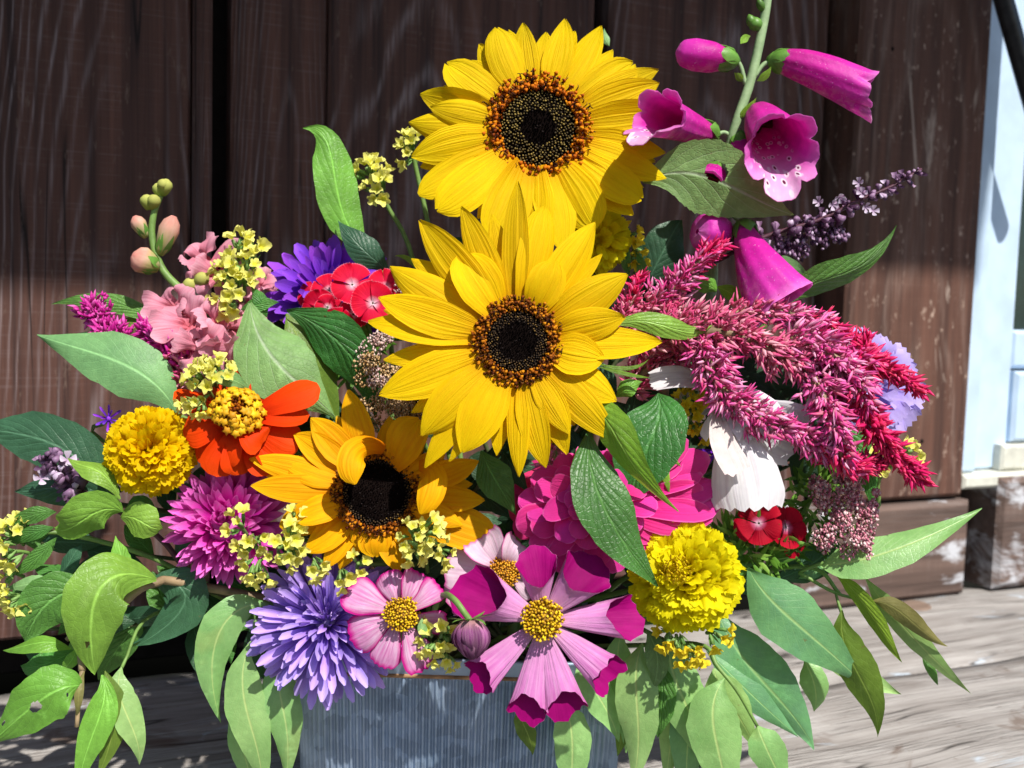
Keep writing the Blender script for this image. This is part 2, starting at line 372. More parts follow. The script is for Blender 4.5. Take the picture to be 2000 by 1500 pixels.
M_STAMEN = island_mat('stamen_brown', [(0,(.012,.005,.004)),(.8,(.08,.022,.010)),(1,(.35,.16,.03))], .6, 0, spec=.15)

ZIN_O = petal_mat('zinnia_orange', [(0,(.46,.008,.001)),(.4,(.76,.040,.001)),(1,(.82,.070,.003))], ribn=4, ribstr=.4, transl=.25, var=.16, mott=.10)
ZIN_M = petal_mat('zinnia_magenta', edge=((.80,.13,.44), .72, 8.), stops=[(0,(.42,.002,.09)),(.4,(.68,.014,.22)),(1,(.76,.05,.33))], ribn=4, ribstr=.5, transl=.28, var=.16, hue=.012, mott=.12)  # lighter rims: natural edge colour that also paints in the lit petal edges
ZIN_R = petal_mat('zinnia_rose', [(0,(.45,.006,.08)),(.5,(.70,.022,.16)),(1,(.74,.05,.22))], ribn=3, ribstr=.3, transl=.28, var=.18, hue=.015)
M_MARI = petal_mat('marigold_gold', [(0,(.76,.34,.001)),(.6,(.85,.56,.001)),(1,(.87,.63,.002))], rough=.55, transl=.48, var=.12, fine=250)
M_LEMON = petal_mat('marigold_lemon', [(0,(.76,.50,.001)),(.5,(.85,.71,.002)),(1,(.87,.79,.008))], rough=.55, transl=.5, var=.10, fine=250)
M_MUM = petal_mat('mum_magenta', [(0,(.48,.006,.28)),(.5,(.76,.035,.50)),(1,(.86,.22,.66))], transl=.28, var=.2, ribn=2, ribstr=.25)
M_LAV = petal_mat('aster_lavender', [(0,(.22,.09,.48)),(.5,(.40,.24,.76)),(1,(.60,.44,.90))], transl=.25, var=.22, ribn=2, ribstr=.3, hue=.012)
M_VIO = petal_mat('aster_violet', [(0,(.07,.006,.28)),(.5,(.20,.025,.58)),(1,(.32,.08,.72))], transl=.22, var=.28, ribn=2, ribstr=.3, hue=.015)
M_SCAB = petal_mat('scabious_lavender', [(0,(.34,.24,.66)),(1,(.55,.45,.86))], transl=.3, var=.15)
COS_P = petal_mat('cosmos_picotee', [(0,(.72,.40,.55)),(.5,(.78,.48,.68)),(.85,(.74,.36,.60)),(1,(.68,.05,.36))], edge=((.60,.010,.26), .42, 7.), ribn=5, ribstr=.5, transl=.3, var=.1, streak=((.64,.10,.40), 11, .75))
COS_W = petal_mat('cosmos_blush', [(0,(.66,.35,.52)),(.4,(.80,.60,.72)),(.9,(.80,.62,.74)),(1,(.66,.10,.36))], edge=((.64,.08,.34), .78, 12.), ribn=4, ribstr=.35, transl=.3, var=.1, streak=((.70,.30,.55), 16, .4))
COS_L = petal_mat('cosmos_lilac', [(0,(.74,.40,.50)),(.2,(.70,.30,.58)),(.6,(.64,.22,.53)),(1,(.50,.05,.32))], ribn=7, ribstr=.8, transl=.28, var=.1, streak=((.76,.46,.68), 22, .5), mott=.12)
COS_C = petal_mat('cosmos_cup', [(0,(.40,.06,.28)),(.3,(.26,.001,.115)),(1,(.34,.001,.15))], ribn=4, ribstr=.5, transl=.22, var=.1)
WHITE_P = petal_mat('white_petal', [(0,(.66,.68,.64)),(.4,(.80,.80,.82)),(1,(.84,.83,.85))], ribn=5, ribstr=.35, transl=.35, var=.05, streak=((.62,.56,.64), 16, .6), mott=.08)
BLUSH_P = petal_mat('blush_petal', [(0,(.72,.66,.62)),(1,(.82,.72,.70))], ribn=4, ribstr=.35, transl=.35, var=.05)
SNAP = petal_mat('snapdragon_pink', [(0,(.74,.18,.22)),(.5,(.76,.28,.38)),(1,(.80,.42,.52))], transl=.32, var=.14, rough=.5, ribn=5, ribstr=.4, streak=((.66,.16,.26), 16, .5))
SNAPB = petal_mat('snapdragon_bud', [(0,(.26,.34,.07)),(.45,(.46,.42,.16)),(.7,(.70,.36,.27)),(1,(.74,.28,.24))], transl=.25, var=.1, ribn=3, ribstr=.4, streak=((.74,.52,.40), 7, .6))
SNAPG = petal_mat('snapdragon_green_bud', [(0,(.20,.32,.05)),(1,(.52,.52,.14))], transl=.2, var=.15)
DIA = petal_mat('dianthus_red', ribn=4, ribstr=.4, stops=[(0,(.80,.62,.68)),(.12,(.76,.34,.44)),(.30,(.66,.010,.06)),(.8,(.66,.002,.03)),(.95,(.66,.004,.04)),(1,(.80,.25,.35))], transl=.22, var=.14)
DIA2 = petal_mat('dianthus_crimson', ribn=4, ribstr=.4, stops=[(0,(.72,.50,.60)),(.16,(.50,.08,.18)),(.3,(.30,.001,.016)),(1,(.44,.001,.018))], transl=.22, var=.2)
STAT = petal_mat('statice_yellow', [(0,(.60,.62,.03)),(.5,(.80,.77,.07)),(1,(.86,.83,.24))], transl=.3, var=.14)
STAT2 = petal_mat('statice_gold', [(0,(.65,.46,.01)),(.5,(.86,.64,.01)),(1,(.88,.72,.05))], transl=.3, var=.14)
G_LIGHT = leaf_mat('leaf_basil', (.22,.46,.06), n=6, slant=.5, transl=.25, var=.15, bump=.45, rough=.42, veinw=.1, blot=(.26,.46,.10))
G_PALE = leaf_mat('leaf_pale', pucker=.06, col= (.24,.45,.17), n=11, slant=.3, transl=.22, var=.1, bump=.3, veinw=.1, dark=(.17,.34,.13), rough=.5)
G_EUC = leaf_mat('leaf_eucalyptus', pucker=.06, col= (.30,.50,.17), vein=(.52,.64,.23), n=14, slant=.25, transl=.24, var=.14, bump=.25, veinw=.08, dark=(.21,.40,.12), rough=.4, blot=(.30,.42,.13), spec=.5)
G_EUCB = leaf_mat('leaf_eucalyptus_blue', pucker=.06, col= (.18,.40,.15), vein=(.40,.59,.22), n=14, slant=.25, transl=.22, var=.1, bump=.25, veinw=.08, dark=(.12,.30,.13), rough=.4, blot=(.19,.40,.18), spec=.5)
G_OLIVE = leaf_mat('leaf_olive', pucker=.15, col=(.15,.26,.035), vein=(.30,.42,.08), n=10, slant=.3, transl=.32, var=.1, bump=.3, veinw=.1)
G_BROWN = leaf_mat('leaf_brownish', pucker=.15, col=(.26,.24,.08), vein=(.36,.36,.10), n=10, slant=.3, transl=.3, var=.1, bump=.3, veinw=.1)
G_MID = leaf_mat('leaf_green', (.11,.31,.06), n=8, slant=.4, transl=.26, var=.15, bump=.7)
G_GLOSS = leaf_mat('leaf_glossy', (.055,.20,.035), vein=(.11,.30,.07), n=7, slant=.55, transl=.22, var=.06, bump=.6, rough=.42, spec=.45, veinw=.14, pucker=.8)
G_UNDER = leaf_mat('leaf_underside', (.25,.44,.14), vein=(.42,.52,.34), n=6, slant=.45, transl=.3, var=.06, bump=.5, veinw=.12, rough=.55)
G_LIME = leaf_mat('leaf_lime', (.24,.44,.04), vein=(.36,.54,.10), n=7, slant=.45, transl=.3, var=.06, bump=.5, veinw=.1)
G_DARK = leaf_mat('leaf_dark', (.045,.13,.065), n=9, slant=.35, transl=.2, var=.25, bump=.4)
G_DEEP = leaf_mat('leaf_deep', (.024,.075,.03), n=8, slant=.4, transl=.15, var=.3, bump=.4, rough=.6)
M_STEM = plain_mat('stem_green', (.17,.30,.07), .5, .4, var=.2, scale=80, transl=.08)
M_STEMD = plain_mat('stem_dark', (.07,.09,.035), .6, .3, var=.2)
M_STEMF = plain_mat('stem_downy', (.26,.38,.19), .6, .3, var=.12)
M_STEMR = plain_mat('stem_reddish', (.28,.20,.11), .55, .4, var=.2)
M_CALYX = plain_mat('calyx_green', (.13,.30,.045), .45, .4, var=.2, scale=90, transl=.15)
M_NEEDLE = island_mat('needle_green', [(0,(.05,.14,.012)),(.6,(.12,.28,.03)),(1,(.26,.45,.07))], .5, .2)
M_BRACTG = island_mat('bract_green', [(0,(.08,.20,.04)),(.6,(.17,.34,.08)),(1,(.30,.46,.16))], .5, .2)
M_COSD = island_mat('cosmos_disc_florets', [(0,(.40,.20,.004)),(.5,(.70,.42,.006)),(1,(.86,.66,.02))], .5, .1)
M_COSD2 = island_mat('cosmos_disc_orange', [(0,(.38,.13,.006)),(.5,(.66,.30,.01)),(1,(.80,.48,.03))], .5, .1)
M_COSB = plain_mat('cosmos_disc_base', (.22,.11,.01), .7, .2)
CELV = ((.74,.46,.40), [(0,.5),(.3,.35),(.5,.08),(1,0)])
CEL_P = island_mat('celosia_pink', [(0,(.60,.012,.19)),(.4,(.74,.05,.33)),(.75,(.82,.17,.50)),(1,(.88,.50,.68))], .45, .25, CELV)
CEL_D = island_mat('celosia_dusty', [(0,(.52,.018,.12)),(.45,(.70,.06,.23)),(.8,(.80,.18,.37)),(1,(.86,.46,.52))], .5, .22, CELV)
CEL_R = island_mat('celosia_crimson', [(0,(.60,.006,.09)),(.5,(.74,.018,.17)),(.85,(.78,.035,.12)),(1,(.80,.15,.38))], .45, .25)
CEL_M = island_mat('celosia_magenta', [(0,(.50,.012,.26)),(.5,(.66,.03,.36)),(1,(.76,.16,.52))], .45, .25)
M_LACE = island_mat('lace_pink', [(0,(.40,.09,.16)),(.4,(.66,.27,.34)),(.75,(.78,.50,.52)),(1,(.84,.74,.70))], .5, .15)
M_TAN = island_mat('lace_tan', [(0,(.34,.18,.06)),(.5,(.56,.36,.15)),(1,(.74,.54,.34))], .6, .15)
M_TANP = island_mat('lace_blush', [(0,(.48,.28,.26)),(.5,(.66,.46,.42)),(1,(.80,.68,.62))], .6, .15)
M_MAUVE = island_mat('basil_flower_mauve', [(0,(.06,.025,.06)),(.5,(.16,.08,.16)),(.85,(.34,.20,.34)),(1,(.62,.50,.66))], .5, .15)
M_STEMP = plain_mat('stem_purple', (.09,.03,.05), .5, .4)
M_CREAMB = petal_mat('cream_bud', [(0,(.45,.55,.15)),(1,(.80,.80,.45))], transl=.2)
M_PBUD = petal_mat('cosmos_bud_mauve', [(0,(.50,.26,.26)),(.3,(.30,.08,.24)),(1,(.10,.01,.08))], ribn=2, ribstr=.5, transl=.12, var=.55, streak=((.55,.32,.40), 8, .5))
def fox(name, spots):
    m = NT(name); uvv, u, v = m.uv(); ob = m.obj()
    c = m.ramp(v, [(0,(.70,.40,.48)),(.12,(.62,.025,.32)),(.5,(.68,.014,.40)),(.9,(.74,.045,.50)),(1,(.80,.20,.64))])
    low = m.mapr(m.math('ABSOLUTE', m.math('SUBTRACT', u, .5)), .05, .2, 1, 0)
    if spots:
        c = m.mix(m.math('MULTIPLY', low, m.mapr(v, .45, .95, 0, .95)), c, (.80,.50,.74))
        mp = m.new('Mapping'); m.l.new(uvv, mp.inputs[0]); mp.inputs['Scale'].default_value = (26, 13, 1)
        vo = m.new('TexVoronoi'); m.l.new(mp.outputs[0], vo.inputs[0]); vo.inputs['Scale'].default_value = 1.; vo.inputs['Randomness'].default_value = .75
        mk = m.math('MULTIPLY', m.mapr(low, .15, .4, 0, 1), m.mapr(v, .28, .42, 0, 1))
        c = m.mix(m.math('MULTIPLY', mk, m.mapr(vo.outputs[0], .36, .44, 1, 0)), c, (.86,.74,.84))
        c = m.mix(m.math('MULTIPLY', mk, m.mapr(vo.outputs[0], .17, .23, 1, 0)), c, (.14,.005,.06))
    else:
        sp = m.mapr(m.noise(ob, 900, 1), .70, .76, 0, .6); c = m.mix(sp, c, (.82,.55,.76))
        c = m.mix(m.math('MULTIPLY', low, m.mapr(m.noise(ob, 200, 3), .45, .65, 0, .5)), c, (.76,.50,.50))
    hs = m.new('HueSaturation'); m.l.new(c, hs.inputs['Color']); m.l.new(m.mapr(m.noise(ob, 130, 3), .3, .7, .86, 1.1), hs.inputs['Value'])
    m.principled(hs.outputs[0], .5, .28, Sheen_Weight=.04, Sheen_Roughness=.5); h = m.math('COSINE', m.math('MULTIPLY', u, 50.)); m.bump(m.math('ADD', m.math('MULTIPLY', h, .3), m.noise(ob, 300, 3)), .45, .0008)
    m.translucent(hs.outputs[0], .4); return m.m
FOX, FOXI = fox('foxglove_outer', False), fox('foxglove_throat', True)

# ------------------------------------------------------------------ the setting
WD = 0.90; WU = V((math.cos(YAW), math.sin(YAW), 0)); WN = V((math.sin(YAW), -math.cos(YAW), 0)); W0 = V((0, WD, 0))
def wall_uz(x, y, off=0.):
    d = (P(x, y, 1)-C0); t = ((W0 + WN*off - C0).dot(WN))/d.dot(WN); p = C0+d*t; return (p-W0).dot(WU), p.z
def wu(x, y=400, off=0.): return wall_uz(x, y, off)[0]
wall = thing('wooden_wall', 'dark brown stained plank wall behind the bouquet', 'wall', W0, rz=YAW)
def wpart(name, g, mat, par=None):
    o = bpy.data.objects.new(name, mesh(name, g, mat, False)); COL.objects.link(o); o.parent = par or wall; return o
ZT = 1.45
wpart('backing_board', box(-.75, wu(1650), .028, .05, .0, ZT), M_BACK)
for a, b, off, z0 in ((-260, -60, .0, .04), (-56, 372, .002, .036), (376, 414, .006, .036), (450, 636, .0, .04), (639, 1150, .004, .036), (1178, 1602, .0, .04), (1640, 1656, .006, .02)):
    wpart('plank', box(wu(a, 400, off), wu(b, 400, off), -off, .027, z0, ZT, .0025), M_WALL)
po = .035
zb = wall_uz(1790, 975, po)[1]
xr = wu(1905, 600, po)
wpart('post', box(wu(1664, 400, po), xr, -po, .05, zb, ZT, .004), M_POST)
bo = .040
wpart('base_beam', box(wu(1560, 1060, bo), wu(1893, 1060, bo), -bo, .05, .001, zb-.004, .005), M_BEAM)
wpart('base_beam', box(wu(1893, 1060, bo), wu(1948, 1060, bo), -bo+.05, .06, .001, zb-.012, .004), M_BACK)  # recessed near-black block filling the notch between the two beams
wpart('base_beam', box(wu(1950, 1060, bo), wu(1950, 1060, bo)+.5, -bo, .05, .001, zb+.018, .006), M_BEAM)
for x, y, r in ((1802, 862, 5), (1745, 95, 4)):
    u, z = wall_uz(x, y, po+.001)
    g = spindle(V((u, -po-.001, z)), V((u, -po+.003, z)), px(r, 1.05), [(0,.6),(.3,1),(1,1)], 10); wpart('nail', g, M_BACK)
win = thing('window', 'pale blue white window frame right of the wooden post', 'window', W0, rz=YAW)
wo = .012; fx = xr+.001
def wpx(x, y): return wall_uz(x, y, wo)
zs = wpx(1960, 915)[1]; zr = wpx(1990, 645)[1]; zr2 = wpx(1980, 720)[1]
px0 = wpx(1988, 560)[0]
wpart('frame', box(fx, fx+.028, -wo-.012, .05, zs, ZT, .003), M_WHITE, win)
wpart('frame', box(fx+.029, px0, -wo, .05, zs, ZT, .003), M_WHITE, win)
wpart('bottom_rail', box(px0+.0005, px0+.4, -wo+.002, .05, zr2, zr, .004), M_WHITE, win)
wpart('bottom_rail', box(px0+.0005, px0+.4, -wo-.006, .05, zs+.03, zr2-.003, .004), M_WHITE, win)
wpart('pane', box(px0+.0005, px0+.4, .012, .02, zr, ZT, .001), M_GLASS, win)
wpart('sill', box(fx, fx+.5, -wo-.022, .05, zs-.016, zs-.001, .003), M_CREAM, win)
wpart('sill_rail', box(px0-.02, px0+.4, -wo-.012, .05, zs, zs+.028, .003), M_CREAM, win)
bar = thing('diagonal_bar', 'dark grey metal bar slanting across the window corner', 'bar', W0 + WU*fx + WN*.08)
def ww(u, off, z): return W0 + WU*u + WN*off + V((0, 0, z))
b0, b1 = wall_uz(1935, -90, .06), wall_uz(2052, 330, .06)
part('rod', tube([ww(b0[0], .06, b0[1]), ww((b0[0]+b1[0])/2, .06, (b0[1]+b1[1])/2), ww(b1[0], .06, b1[1])], px(17, 1.1), n=14), M_BAR, bar)
part('collar', tube([ww(b0[0], .06, b0[1]), ww(b0[0]*.97+b1[0]*.03, .06, b0[1]*.97+b1[1]*.03)], px(23, 1.1), n=14), M_BAR, bar)
eave = thing('roof_eave', 'wooden roof eave above the plank wall shading its upper half', 'eave', W0+V((0,0,.9)), rz=YAW)
EZ, EP = 1.115, .60
for k in range(5):
    o = wpart('eave_board', box(-1.5, xr+.10, -EP+.122*k, -EP+.122*k+.12, EZ-.9, EZ-.9+.022, .003), M_ROOF, eave)
wpart('fascia', box(-1.5, xr+.10, -EP-.022, -EP-.002, EZ-.92, EZ-.9+.06, .003), M_ROOF, eave)

bench = thing('wooden_bench', 'weathered pale grey wooden bench under the flower planter', 'bench', W0, rz=YAW)
BY = [(.0, -.19), (-.194, -.37), (-.374, -.56)]
for k, (y1, y0) in enumerate(BY):
    # plank with a slightly wavy top, worn edges
    nx, ny = 60, 8; xa, xb = -.62, .78; vs_, fs = [], []
    ph = R.uniform(0, 6)
    for i in range(nx+1):
        for j in range(ny+1):
            x = xa+(xb-xa)*i/nx; t = j/ny; y = y0+(y1-y0)*t
            e = min(t, 1-t)*(y1-y0); rnd = -.004*max(0, 1-e/.006)**2
            z = rnd - .0016 + .0012*math.sin(x*9+ph+2*t) + .0006*math.sin(x*31+ph*2)
            if j in (0, ny): y += .0015*math.sin(x*23+ph)+.001*math.sin(x*61)
            vs_.append(V((x, y, z)))
    n = len(vs_)
    for i in range(nx):
        for j in range(ny): a = i*(ny+1)+j; fs.append((a, a+ny+1, a+ny+2, a+1))
    for i in range(nx+1):
        vs_.append(V((vs_[i*(ny+1)].x, vs_[i*(ny+1)].y, -.04))); vs_.append(V((vs_[i*(ny+1)+ny].x, vs_[i*(ny+1)+ny].y, -.04)))
    for i in range(nx):
        a, b = i*(ny+1), (i+1)*(ny+1); c = n+2*i
        fs.append((a, c, c+2, b)); fs.append((a+ny, b+ny, c+3, c+1))
    o = wpart('plank', (vs_, fs, None), M_BENCH, bench)
    for p in o.data.polygons: p.use_smooth = True
u, z = 0, 0
kp = C0 + (P(1790, 1182, 1)-C0)*(CAM_H/-(P(1790, 1182, 1)-C0).z)
ku, kn = (kp-W0).dot(WU), (kp-W0).dot(WN)
wpart('knot', spindle(V((ku, -kn, -.004)), V((ku, -kn, .0012)), .019, [(0,1),(.6,.98),(.85,.9),(1,.78)], 18, flat=.8), wood_mat('knot_wood', (.30,.22,.17), (.12,.08,.06), (.48,.40,.34), along='X', ring=30.), bench)

# ------------------------------------------------------------------ planter
PC = P(905, 1330, .625); PZ = P(905, 1292, .56).z     # rim height
HW, HD = .094, .062
pl = thing('metal_planter', 'ribbed galvanised metal planter holding the bouquet', 'planter', V((PC.x, PC.y, 0)))
def outline(a, hw, hd, e=4.5):
    c, s = math.cos(a), math.sin(a); return hw*abs(c)**(2/e)*(1 if c > 0 else -1), hd*abs(s)**(2/e)*(1 if s > 0 else -1)
def planter_ring(z, k, rib, N, base):
    out = []
    L = 0
    for i in range(N):
        x, y, l = base[i][:3]
        out.append(V((PC.x + x*k, PC.y + y*k, z)) + V((base[i][3], base[i][4], 0))*(rib*math.cos(l/.0037*6.2832)))
    return out
CRN = .026
def rrect(l):
    sx, sy = 2*(HW-CRN), 2*(HD-CRN); arc = CRN*math.pi/2; segs = [(sx, 0), (arc, 1), (sy, 0), (arc, 1)]*2; l %= 2*(sx+sy)+4*arc; p = V((-sx/2, -HD)); an = 0.
    for q, (L_, cv) in enumerate(segs):
        k = min(l, L_); tx, ty = math.cos(an), math.sin(an)
        if not cv: p2 = p + V((tx, ty))*k
        else:
            c_ = p + V((-ty, tx))*CRN; b_ = an - math.pi/2 + k/CRN; p2 = c_ + V((math.cos(b_), math.sin(b_)))*CRN; an += k/CRN
        if l <= L_: return p2, an
        l -= L_; p = p2
    return p, an
per = 4*(HW-CRN)+4*(HD-CRN)+2*math.pi*CRN; NRB = int(per/.0037); NR = NRB*7; base = []
for i in range(NR):
    (x, y), an = rrect(per*i/NR); base.append((x, y, .0037*NRB*i/NR, math.sin(an), -math.cos(an)))
rows = [(0.0, .95, 0), (.004, .951, 0), (.006, .952, .0011), (PZ*.5, .972, .0011), (PZ-.0125, .986, .0011), (PZ-.0105, .988, 0)]
vs_, fs = [], []
for z, k, rb in rows: vs_ += planter_ring(z, k, rb, NR, base)
for i in range(len(rows)-1):
    for j in range(NR): a = i*NR+j; b = i*NR+(j+1) % NR; fs.append((a, b, b+NR, a+NR))
part('body', (vs_, fs, None), M_ZINC, pl)
def band(rws, name, mat, step=9):
    bb = base[::step]; n = len(bb); v, f = [], []
    for z, k, off in rws: v += [V((PC.x+x*k+nx*off, PC.y+y*k+ny*off, z)) for x, y, l, nx, ny in bb]
    for i in range(len(rws)-1):
        for j in range(n): a = i*n+j; b = i*n+(j+1) % n; f.append((a, b, b+n, a+n))
    return part(name, (v, f, None), mat, pl)
band([(PZ-.0106, .988, .0002), (PZ-.010, .989, .0010), (PZ-.0088, .989, .0010), (PZ-.0082, .99, .0002)], 'bead', M_RUST)
band([(PZ-.0083, .99, .0003), (PZ-.001, 1, .0006), (PZ, 1, .0014), (PZ+.001, 1, .0010), (PZ+.001, 1, -.001), (PZ-.004, .99, -.002), (PZ-.03, .97, -.002)], 'rim', M_ZINC)
g = band([(PZ-.012, .97, -.002), (PZ-.012, .5, 0), (PZ-.012, .02, 0)], 'soil', M_BACK)
def mouth(i=0): return V((PC.x + R.uniform(-.6, .6)*HW, PC.y + R.uniform(-.5, .5)*HD, PZ-.02))
def stem(parent, top, mat=M_STEM, r=.0016, via=None, name='stem', back=.03):
    b = mouth(); mid = via if via else (top.lerp(b, .45) + V((0, back, .012)))
    return part(name, tube([b, mid, top], r*1.2, r), mat, parent)
def base_loc(x): return V((PC.x + max(-.8, min(.8, (x-905)/700))*HW, PC.y, PZ-.02))

# ------------------------------------------------------------------ leaves
def saw(a, k): return lambda t, s: 1 + a*((t*k) % 1.0 - .5)*abs(s)**3
def leaf(parent, ctrl, wpx_, mat, prof=LEAF, roll=0, fold=.15, nv=14, nu=6, name='leaf', **kw):
    pts = [P(*c) for c in ctrl]; d = ctrl[len(ctrl)//2][2]
    nh = facing(pts[len(pts)//2])
    if 'edge' not in kw and wpx_ > 24:
        e0, e1_ = R.uniform(0, 6), R.uniform(0, 6); kw['edge'] = lambda t, s: 1 + .025*math.sin(t*21+e0+(2 if s > 0 else 0)) + .018*math.sin(t*47+e1_*(1 if s > 0 else 2))
    kw.setdefault('ruf', .07); kw.setdefault('rufn', R.uniform(1.1, 2.1)); kw.setdefault('twist', R.uniform(-.4, .4)); kw.setdefault('cup', R.uniform(-.12, .12))
    return part(name, sheet(bez(pts), px(wpx_, d)/2, prof, nh, nv, nu, fold=-fold, roll=rad(roll), **kw), mat, parent)

# ------------------------------------------------------------------ sunflowers
def disc(parent, c, n, r, mats, seed, inner=.36, outer=.77, N=900, dip=.0):
    Fm = frame3(n); rr = random.Random(seed)
    def hgt(q): return r*(.22*(1-q*q) - dip*max(0, .5-q))
    v, f = [], []; nr, na = 8, 30
    for i in range(nr+1):
        q = 1.02*i/nr
        for j in range(na):
            a = 6.2832*j/na; v.append(c + Fm @ V((q*r*math.cos(a), q*r*math.sin(a), hgt(q)-r*.03)))
    for i in range(nr):
        for j in range(na): f.append((i*na+j, (i+1)*na+j, (i+1)*na+(j+1) % na, i*na+(j+1) % na))
    dk = part('disc', (v, f, None), M_DISC, parent)
    G = {0: [], 1: [], 2: [], 3: []}
    for k in range(N):
        q = math.sqrt((k+.5)/N); a = k*2.39996 + rr.uniform(-.02, .02)
        e = V((math.cos(a), math.sin(a), 0)); b = c + Fm @ (e*q*r + V((rr.gauss(0, .008)*r, rr.gauss(0, .008)*r, hgt(q)-r*.02)))
        up = (Fm @ (e*(q-.35)*.7 + V((0, 0, 1)))).normalized()
        s = r*.034*rr.uniform(.75, 1.2)
        if q < inner: G[0].append(spindle(b, b+up*s*rr.uniform(.6, 2.2)+Fm @ V((rr.gauss(0, .4)*s, rr.gauss(0, .4)*s, 0)), s*.55, SEED, 5))
        elif q < outer: G[1].append(spindle(b, b+up*s*rr.uniform(1.5, 2.1), s*.72, [(0,.8),(.6,1),(1,.45)], 5))
        else:
            G[2].append(spindle(b, b+up*s*rr.uniform(1.8, 3.6)+Fm @ e*s*rr.uniform(-.3, .8), s*.9, [(0,.6),(.5,.8),(.8,1.1),(1,.7)], 5, lob=.2))
    for k in range(int(N*.6)):                    # ragged outer ring with curled stamens
        a = rr.uniform(0, 6.2832); q = rr.uniform(outer+.02, 1.13); e = V((math.cos(a), math.sin(a), 0))
        b = c + Fm @ (e*q*r + V((0, 0, hgt(min(q, 1.05))))); s = r*.04
        tip = b + Fm @ (e*rr.uniform(.4, 2.6)*s + V((rr.uniform(-1, 1)*s, rr.uniform(-1, 1)*s, rr.uniform(1.8, 5.2)*s)))
        if rr.random() < .5: G[2].append(spindle(b, tip, s*.62, [(0,.6),(.55,.7),(.8,1.5),(1,.9)], 6, lob=.55))
        else:
            tip2 = tip + Fm @ V((rr.uniform(-1.6, 1.6)*s, rr.uniform(-1.6, 1.6)*s, rr.uniform(-.4, .8)*s))
            G[3].append(tube([b, tip, tip2], s*.42, s*.2, 4, 4))
    for i, nm in enumerate(('inner_florets', 'middle_florets', 'outer_florets', 'stamens')): sub(nm, join(G[i]), mats[i], dk, True)
def notch(rr):
    k, a, b = rr.uniform(-.25, .25), rr.uniform(.0, .06), rr.uniform(.15, .3)
    return lambda s: 1 - a*math.exp(-((s-k)/b)**2)
def sunflower(label, cx, cy, d, rd, gx, gy, tips, mat, dmats, seed, ndx, ndy, wdef=72, backs=True, **dk):
    c = P(cx, cy, d); t = thing('sunflower', label, 'sunflower', base_loc(cx)); n = facing(c, ndx, ndy)
    rr = random.Random(seed)
    ang = sorted((math.atan2(y_-cy, x_-cx), math.hypot(x_-cx, y_-cy)) for x_, y_, *_ in tips); extra = []
    for (a0, l0), (a1, l1) in zip(ang, ang[1:]+[(ang[0][0]+6.2832, ang[0][1])]):
        if a1-a0 > .17: aa = (a0+a1)/2 + rr.uniform(-.05, .05); ll = min(l0, l1)*rr.uniform(.86, .97); extra.append((cx+ll*math.cos(aa), cy+ll*math.sin(aa), wdef*rr.uniform(.55, .8), 20, 6))
    for tp in list(tips) + (extra if backs else []):
        x, y, wd, z, lift, blunt, bend = (list(tp) + [None]*7)[:7]
        wd = wd or wdef; z = z or 0; lift = 14 if lift is None else lift
        dx, dy = x-cx, y-cy; L = math.hypot(dx, dy); ux, uy = dx/L, dy/L
        dep = lambda X, Y, o: d + px((X-cx)*gx - (Y-cy)*gy + o, d)
        bx, by = cx+ux*rd*.78, cy+uy*rd*.78
        sx, sy = -uy, ux; sb = rr.uniform(-10, 10)
        mx, my = bx+(x-bx)*.5+sx*sb, by+(y-by)*.5+sy*sb
        if bend: mx += bend[0]; my += bend[1]
        pts = [P(bx, by, dep(bx, by, 10+z*.4)), P(mx, my, dep(mx, my, z-lift)), P(x, y, dep(x, y, z+rr.uniform(-4, 12)))]
        nh = (n + (CR*sx - CU*sy)*rr.uniform(-.38, .38)).normalized()
        part('petal', sheet(bez(pts), px(wd, d)/2, SUNB if blunt else SUNP, nh, 14, 10, cup=rr.uniform(-.22, .18), ribs=rr.uniform(.008, .03), ribn=rr.choice((2, 3)), ruf=.10, rufn=rr.uniform(.5, 1.2), twist=rr.uniform(-.3, .3), end=notch(rr)), mat, t)
    # back green sepals
    sg = []
    for k in range(16):
        a = k*6.283/16 + rr.uniform(-.1, .1); e = (CR*math.cos(a)+CU*math.sin(a)); b = c - n*px(rd*.3, d)
        sg.append(sheet(bez([b+e*px(rd*.4, d), b+e*px(rd*1.1, d)-n*px(8, d), b+e*px(rd*rr.uniform(1.25, 1.6), d)-n*px(20, d)]), px(15, d), LEAF, n, 6, 2))
    part('sepals', join(sg), M_CALYX, t, True)
    disc(t, c, n, px(rd, d), dmats, seed, **dk)
    back = c - n*px(rd*.35, d)
    part('receptacle', spindle(c - n*px(rd*.1, d), back, px(rd*.8, d), [(0,1),(.5,.85),(1,.3)], 14), M_CALYX, t)
    mth = mouth()
    part('stem', tube([back, back - n*.03 + V((0, 0, -.03)), mth.lerp(back, .35)+V((0, .03, 0)), mth], .0035, .004, 8, 16), M_STEM, t)
    return t, c, n
S1 = [(1104,38,62,0),(1174,51,66,6),(1237,124,80,4,14,1),(1286,136,60,12),(1288,163,72,0),(1296,222,70,4,16,1),(1300,298,62,8),(1302,348,66,0),(1254,390,78,-4,18,1),(1237,420,64,14),
      (1163,448,92,0,18,1),(1100,492,84,6),(1040,480,80,2),(958,470,92,0,16,1),(852,411,86,-2,18,1),(817,380,72,16,14,1),(803,306,76,0),(798,240,66,8),(840,210,62,-8,22),(820,184,70,8),(871,124,80,0,16,1),
      (937,86,62,18),(970,54,74,0,16,1),(1022,45,56,8),(880,414,60,20)]
t1, c1, n1 = sunflower('tall bright yellow sunflower at the top of the bouquet', 1050, 252, .565, 92, .12, .22, S1, SUN_Y, (M_DISC_IN, M_DISC_MID, M_DISC_OUT, M_STAMEN), 3, .05, .2)
